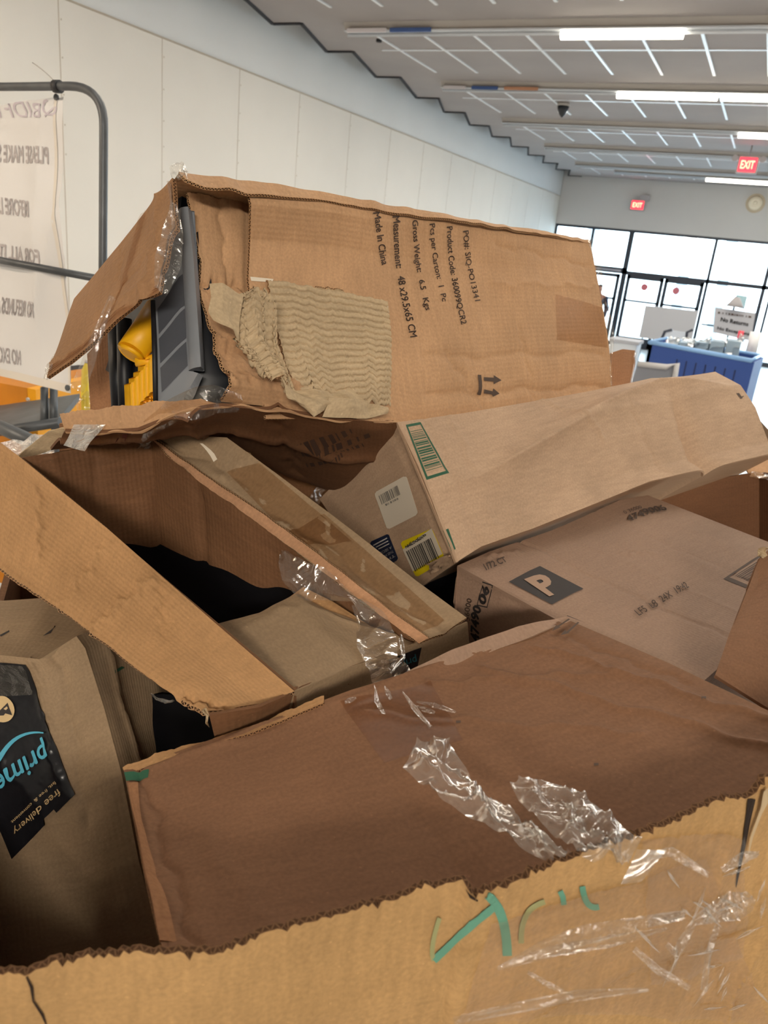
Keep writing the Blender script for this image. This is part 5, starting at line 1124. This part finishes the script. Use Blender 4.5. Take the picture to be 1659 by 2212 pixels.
# teal marker strokes
def stroke(pts, w, mat=TEAL, name='marker_stroke'): return stroke_on(hA, pts, (w, w), mat, t, name, .0014)
TEAL_F = plain('faded_teal_marker', srgb(150, 150, 104), .7)
stroke(bez((948, 1980), (925, 2050), (936, 2072)), 10, TEAL_F); stroke(bez((936, 2072), (1000, 2010), (1076, 1948)), 16); stroke(bez((1052, 1932), (1092, 1960), (1094, 2062)), 20)
stroke(bez((1175, 1945), (1120, 1960), (1124, 2035)), 12, TEAL_F); stroke([(1208, 1922), (1214, 1935), (1216, 1952)], 12); stroke(bez((1256, 1912), (1262, 1965), (1292, 1956)), 13)
# clear tape across the rim and face
strip(hA, qx(1060, 1990, 1520, 1850, 1659, 2212, 980, 2212), TAPE_H, t, 'clear_tape', nx=40, ny=30, rip=.0006, seed=77, off=.002)
strip(hA, qx(1380, 1810, 1600, 1800, 1600, 2060, 1400, 2120), TAPE_H, t, 'clear_tape', nx=24, ny=24, rip=.001, seed=78, off=.0035)
for i, (pts, w) in enumerate((([(1075, 2092, .53), (1150, 2062, .535), (1260, 2020, .54), (1400, 1990, .55), (1480, 1976, .565)], (.001, .006, .006, .004, .003)),
                              ([(1100, 2080, .528), (1190, 2055, .53), (1310, 2035, .54), (1440, 2006, .55)], (.001, .004, .004, .001)),
                              ([(1500, 1990, .55), (1560, 1965, .56), (1610, 1950, .565), (1622, 1935, .57)], (.003, .006, .01, .004)),
                              ([(980, 2205, .49), (1100, 2180, .5), (1250, 2150, .505), (1400, 2138, .51)], (.002, .003, .003, .001)),
                              ([(1370, 2050, .53), (1420, 2095, .525), (1490, 2135, .52)], (.002, .003, .002)),
                              ([(1140, 2100, .52), (1180, 2125, .515), (1235, 2150, .51)], (.001, .002, .001)),
                              ([(1400, 1850, .575), (1450, 1840, .58), (1530, 1890, .575)], (.002, .004, .002)),
                              ([(1560, 1880, .58), (1610, 1850, .59), (1640, 1845, .6)], (.002, .004, .002)),
                              ([(1440, 2040, .54), (1460, 2060, .535), (1500, 1990, .55)], (.002, .003, .002)),
                              ([(1520, 2140, .53), (1530, 2060, .54), (1550, 2000, .555)], (.002, .002, .002)))):
    strand('tape_wrinkle', pts, w, FILM, t, 80 + i, .5, jit=.001)
r_ = np.random.default_rng(99)
for i in range(26):
    x_ = r_.uniform(1380, 1640); y_ = r_.uniform(1860, 2190); a_ = r_.choice([-.3, -.25, .6, .75, 1.9, 2.1]) + r_.normal() * .12; l_ = r_.uniform(14, 46)
    q_ = [hA.at(*hA.st(x_ + math.cos(a_) * l_ * k, y_ + math.sin(a_) * l_ * k), .005) for k in (-1, -.2, .5, 1)]
    strand('tape_wrinkle', q_, (.0004, .0016, .001, .0004), FILM_P, t, 300 + i, .8, n=14, jit=.0008)
# puffs of loose tape standing up at the rim
def puff(name, T, B, L=None, R=None, nu=40, nv=40, noise=(.006, 14, 1), mat=FILM_P, cre=()):
    p = Patch(T, B, L=L, R=R, nu=nu, nv=nv, noise=noise, pin=False, creases=cre); m = MB(); m.patch(p); return m.build(name, mat, t)
puff('loose_tape', [(905, 1612, .70), (945, 1604, .70), (975, 1622, .70)], [(1190, 1868, .575), (1240, 1840, .58)], L=[(905, 1612, .70), (870, 1660, .68), (940, 1720, .65), (1190, 1868, .575)], R=[(975, 1622, .70), (1050, 1710, .67), (1240, 1840, .58)], noise=(.002, 4, 2), cre=[(.15, 0, .2, 1, .002, .006), (.4, 0, .35, 1, .002, .005), (.62, 0, .7, 1, .0025, .006), (.85, .1, .85, 1, .003, -.005)])
puff('loose_tape', [(1108, 1700, .64), (1140, 1680, .64), (1170, 1686, .64)], [(1280, 1868, .57), (1340, 1880, .565), (1375, 1850, .58)], L=[(1108, 1700, .64), (1120, 1730, .63), (1200, 1810, .6), (1280, 1868, .57)], R=[(1170, 1686, .64), (1240, 1705, .63), (1330, 1770, .61), (1385, 1822, .59)], noise=(.003, 4, 5), cre=[(.15, 0, .2, 1, .003, .006), (.35, 0, .45, 1, .003, .008), (.6, .1, .6, 1, .003, -.006), (.8, .2, .8, 1, .003, .006)])
puff('loose_tape', [(1375, 1835, .585), (1440, 1842, .58)], [(1340, 1912, .555), (1385, 1905, .56)], noise=(.003, 14, 9), nu=20, nv=20)
m = MB(); m.box((-.75, .15, 0), (.95, 1.75, .12)); 

# pallet under the pallet box
pt = thing('pallet', 'wooden pallet under the pallet box', 'pallet', (0.1, .8, 0))
WOOD = plain('pallet_wood', srgb(160, 124, 84), .8, noise=.2, nscale=12)
c0 = (a + b + bl_ + br_) / 4 * [1, 1, 0]; hu = np.linalg.norm((b - a) * [1, 1, 0]) / 2 + .02; hv = .66
for k in np.linspace(-1, 1, 7):
    m = MB(); p = c0 + v_ * k * (hv - .05); P8 = [p - u_ * hu - v_ * .045, p + u_ * hu - v_ * .045, p + u_ * hu + v_ * .045, p - u_ * hu + v_ * .045]; m.hexa([q + [0, 0, .105] for q in P8] + [q + [0, 0, .125] for q in P8]); m.build('deck_board', WOOD, pt)
for k in (-1, 0, 1):
    m = MB(); p = c0 + u_ * k * (hu - .04); P8 = [p - v_ * hv - u_ * .025, p + v_ * hv - u_ * .025, p + v_ * hv + u_ * .025, p - v_ * hv + u_ * .025]; m.hexa([q + [0, 0, 0] for q in P8] + [q + [0, 0, .105] for q in P8]); m.build('stringer', WOOD, pt)

# ======== J: dark open carton behind, at the right edge, and scraps
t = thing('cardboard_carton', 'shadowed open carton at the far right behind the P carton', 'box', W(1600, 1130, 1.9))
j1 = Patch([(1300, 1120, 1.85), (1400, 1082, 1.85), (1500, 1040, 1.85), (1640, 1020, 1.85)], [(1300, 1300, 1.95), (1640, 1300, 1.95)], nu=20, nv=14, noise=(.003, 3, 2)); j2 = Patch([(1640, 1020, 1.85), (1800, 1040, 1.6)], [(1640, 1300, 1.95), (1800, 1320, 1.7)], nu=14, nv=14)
mb = MB(); mb.patch(j1, .005); mb.patch(j2, .005); mb.build('carton_body', K_BD, t)  # kraft darkened because this carton lies in shade
jf = Patch([(1612, 1012, 1.86), (1659, 990, 1.9), (1800, 930, 2.0)], [(1620, 1030, 1.85), (1659, 1030, 1.82), (1800, 1050, 1.62)], nu=20, nv=8, noise=(.004, 8, 3)); mb = MB(); mb.patch(jf, .004); mb.build('bright_flap', K_A, t)
strand('loose_tape', [(1622, 1024, 1.84), (1640, 1026, 1.83), (1670, 1030, 1.8)], (.006, .01, .01), FILM, t, 90)
# pale bubble film scraps at the far left
t = thing('bubble_film', 'crumpled pale bubble film scraps behind the open carton at the left edge', 'packing film', W(60, 975, 1.5))
for i, (p, q) in enumerate((((0, 958, 1.45), (60, 950, 1.45)), ((50, 952, 1.4), (110, 948, 1.4)))):
    pp = Patch([p, (p[0] + 25, p[1] - 14 - 4 * i, p[2]), q], [(p[0] - 10, 1000, p[2] - .05), (q[0] + 10, 985, p[2] - .05)], nu=24, nv=14, noise=(.008, 14, i), pin=False); m = MB(); m.patch(pp); m.build('film_scrap', film('bubble_%d' % i, tint=(.8, .75, .7, 1), gloss=.12, bump=1, bscale=80, haze=.4), t)
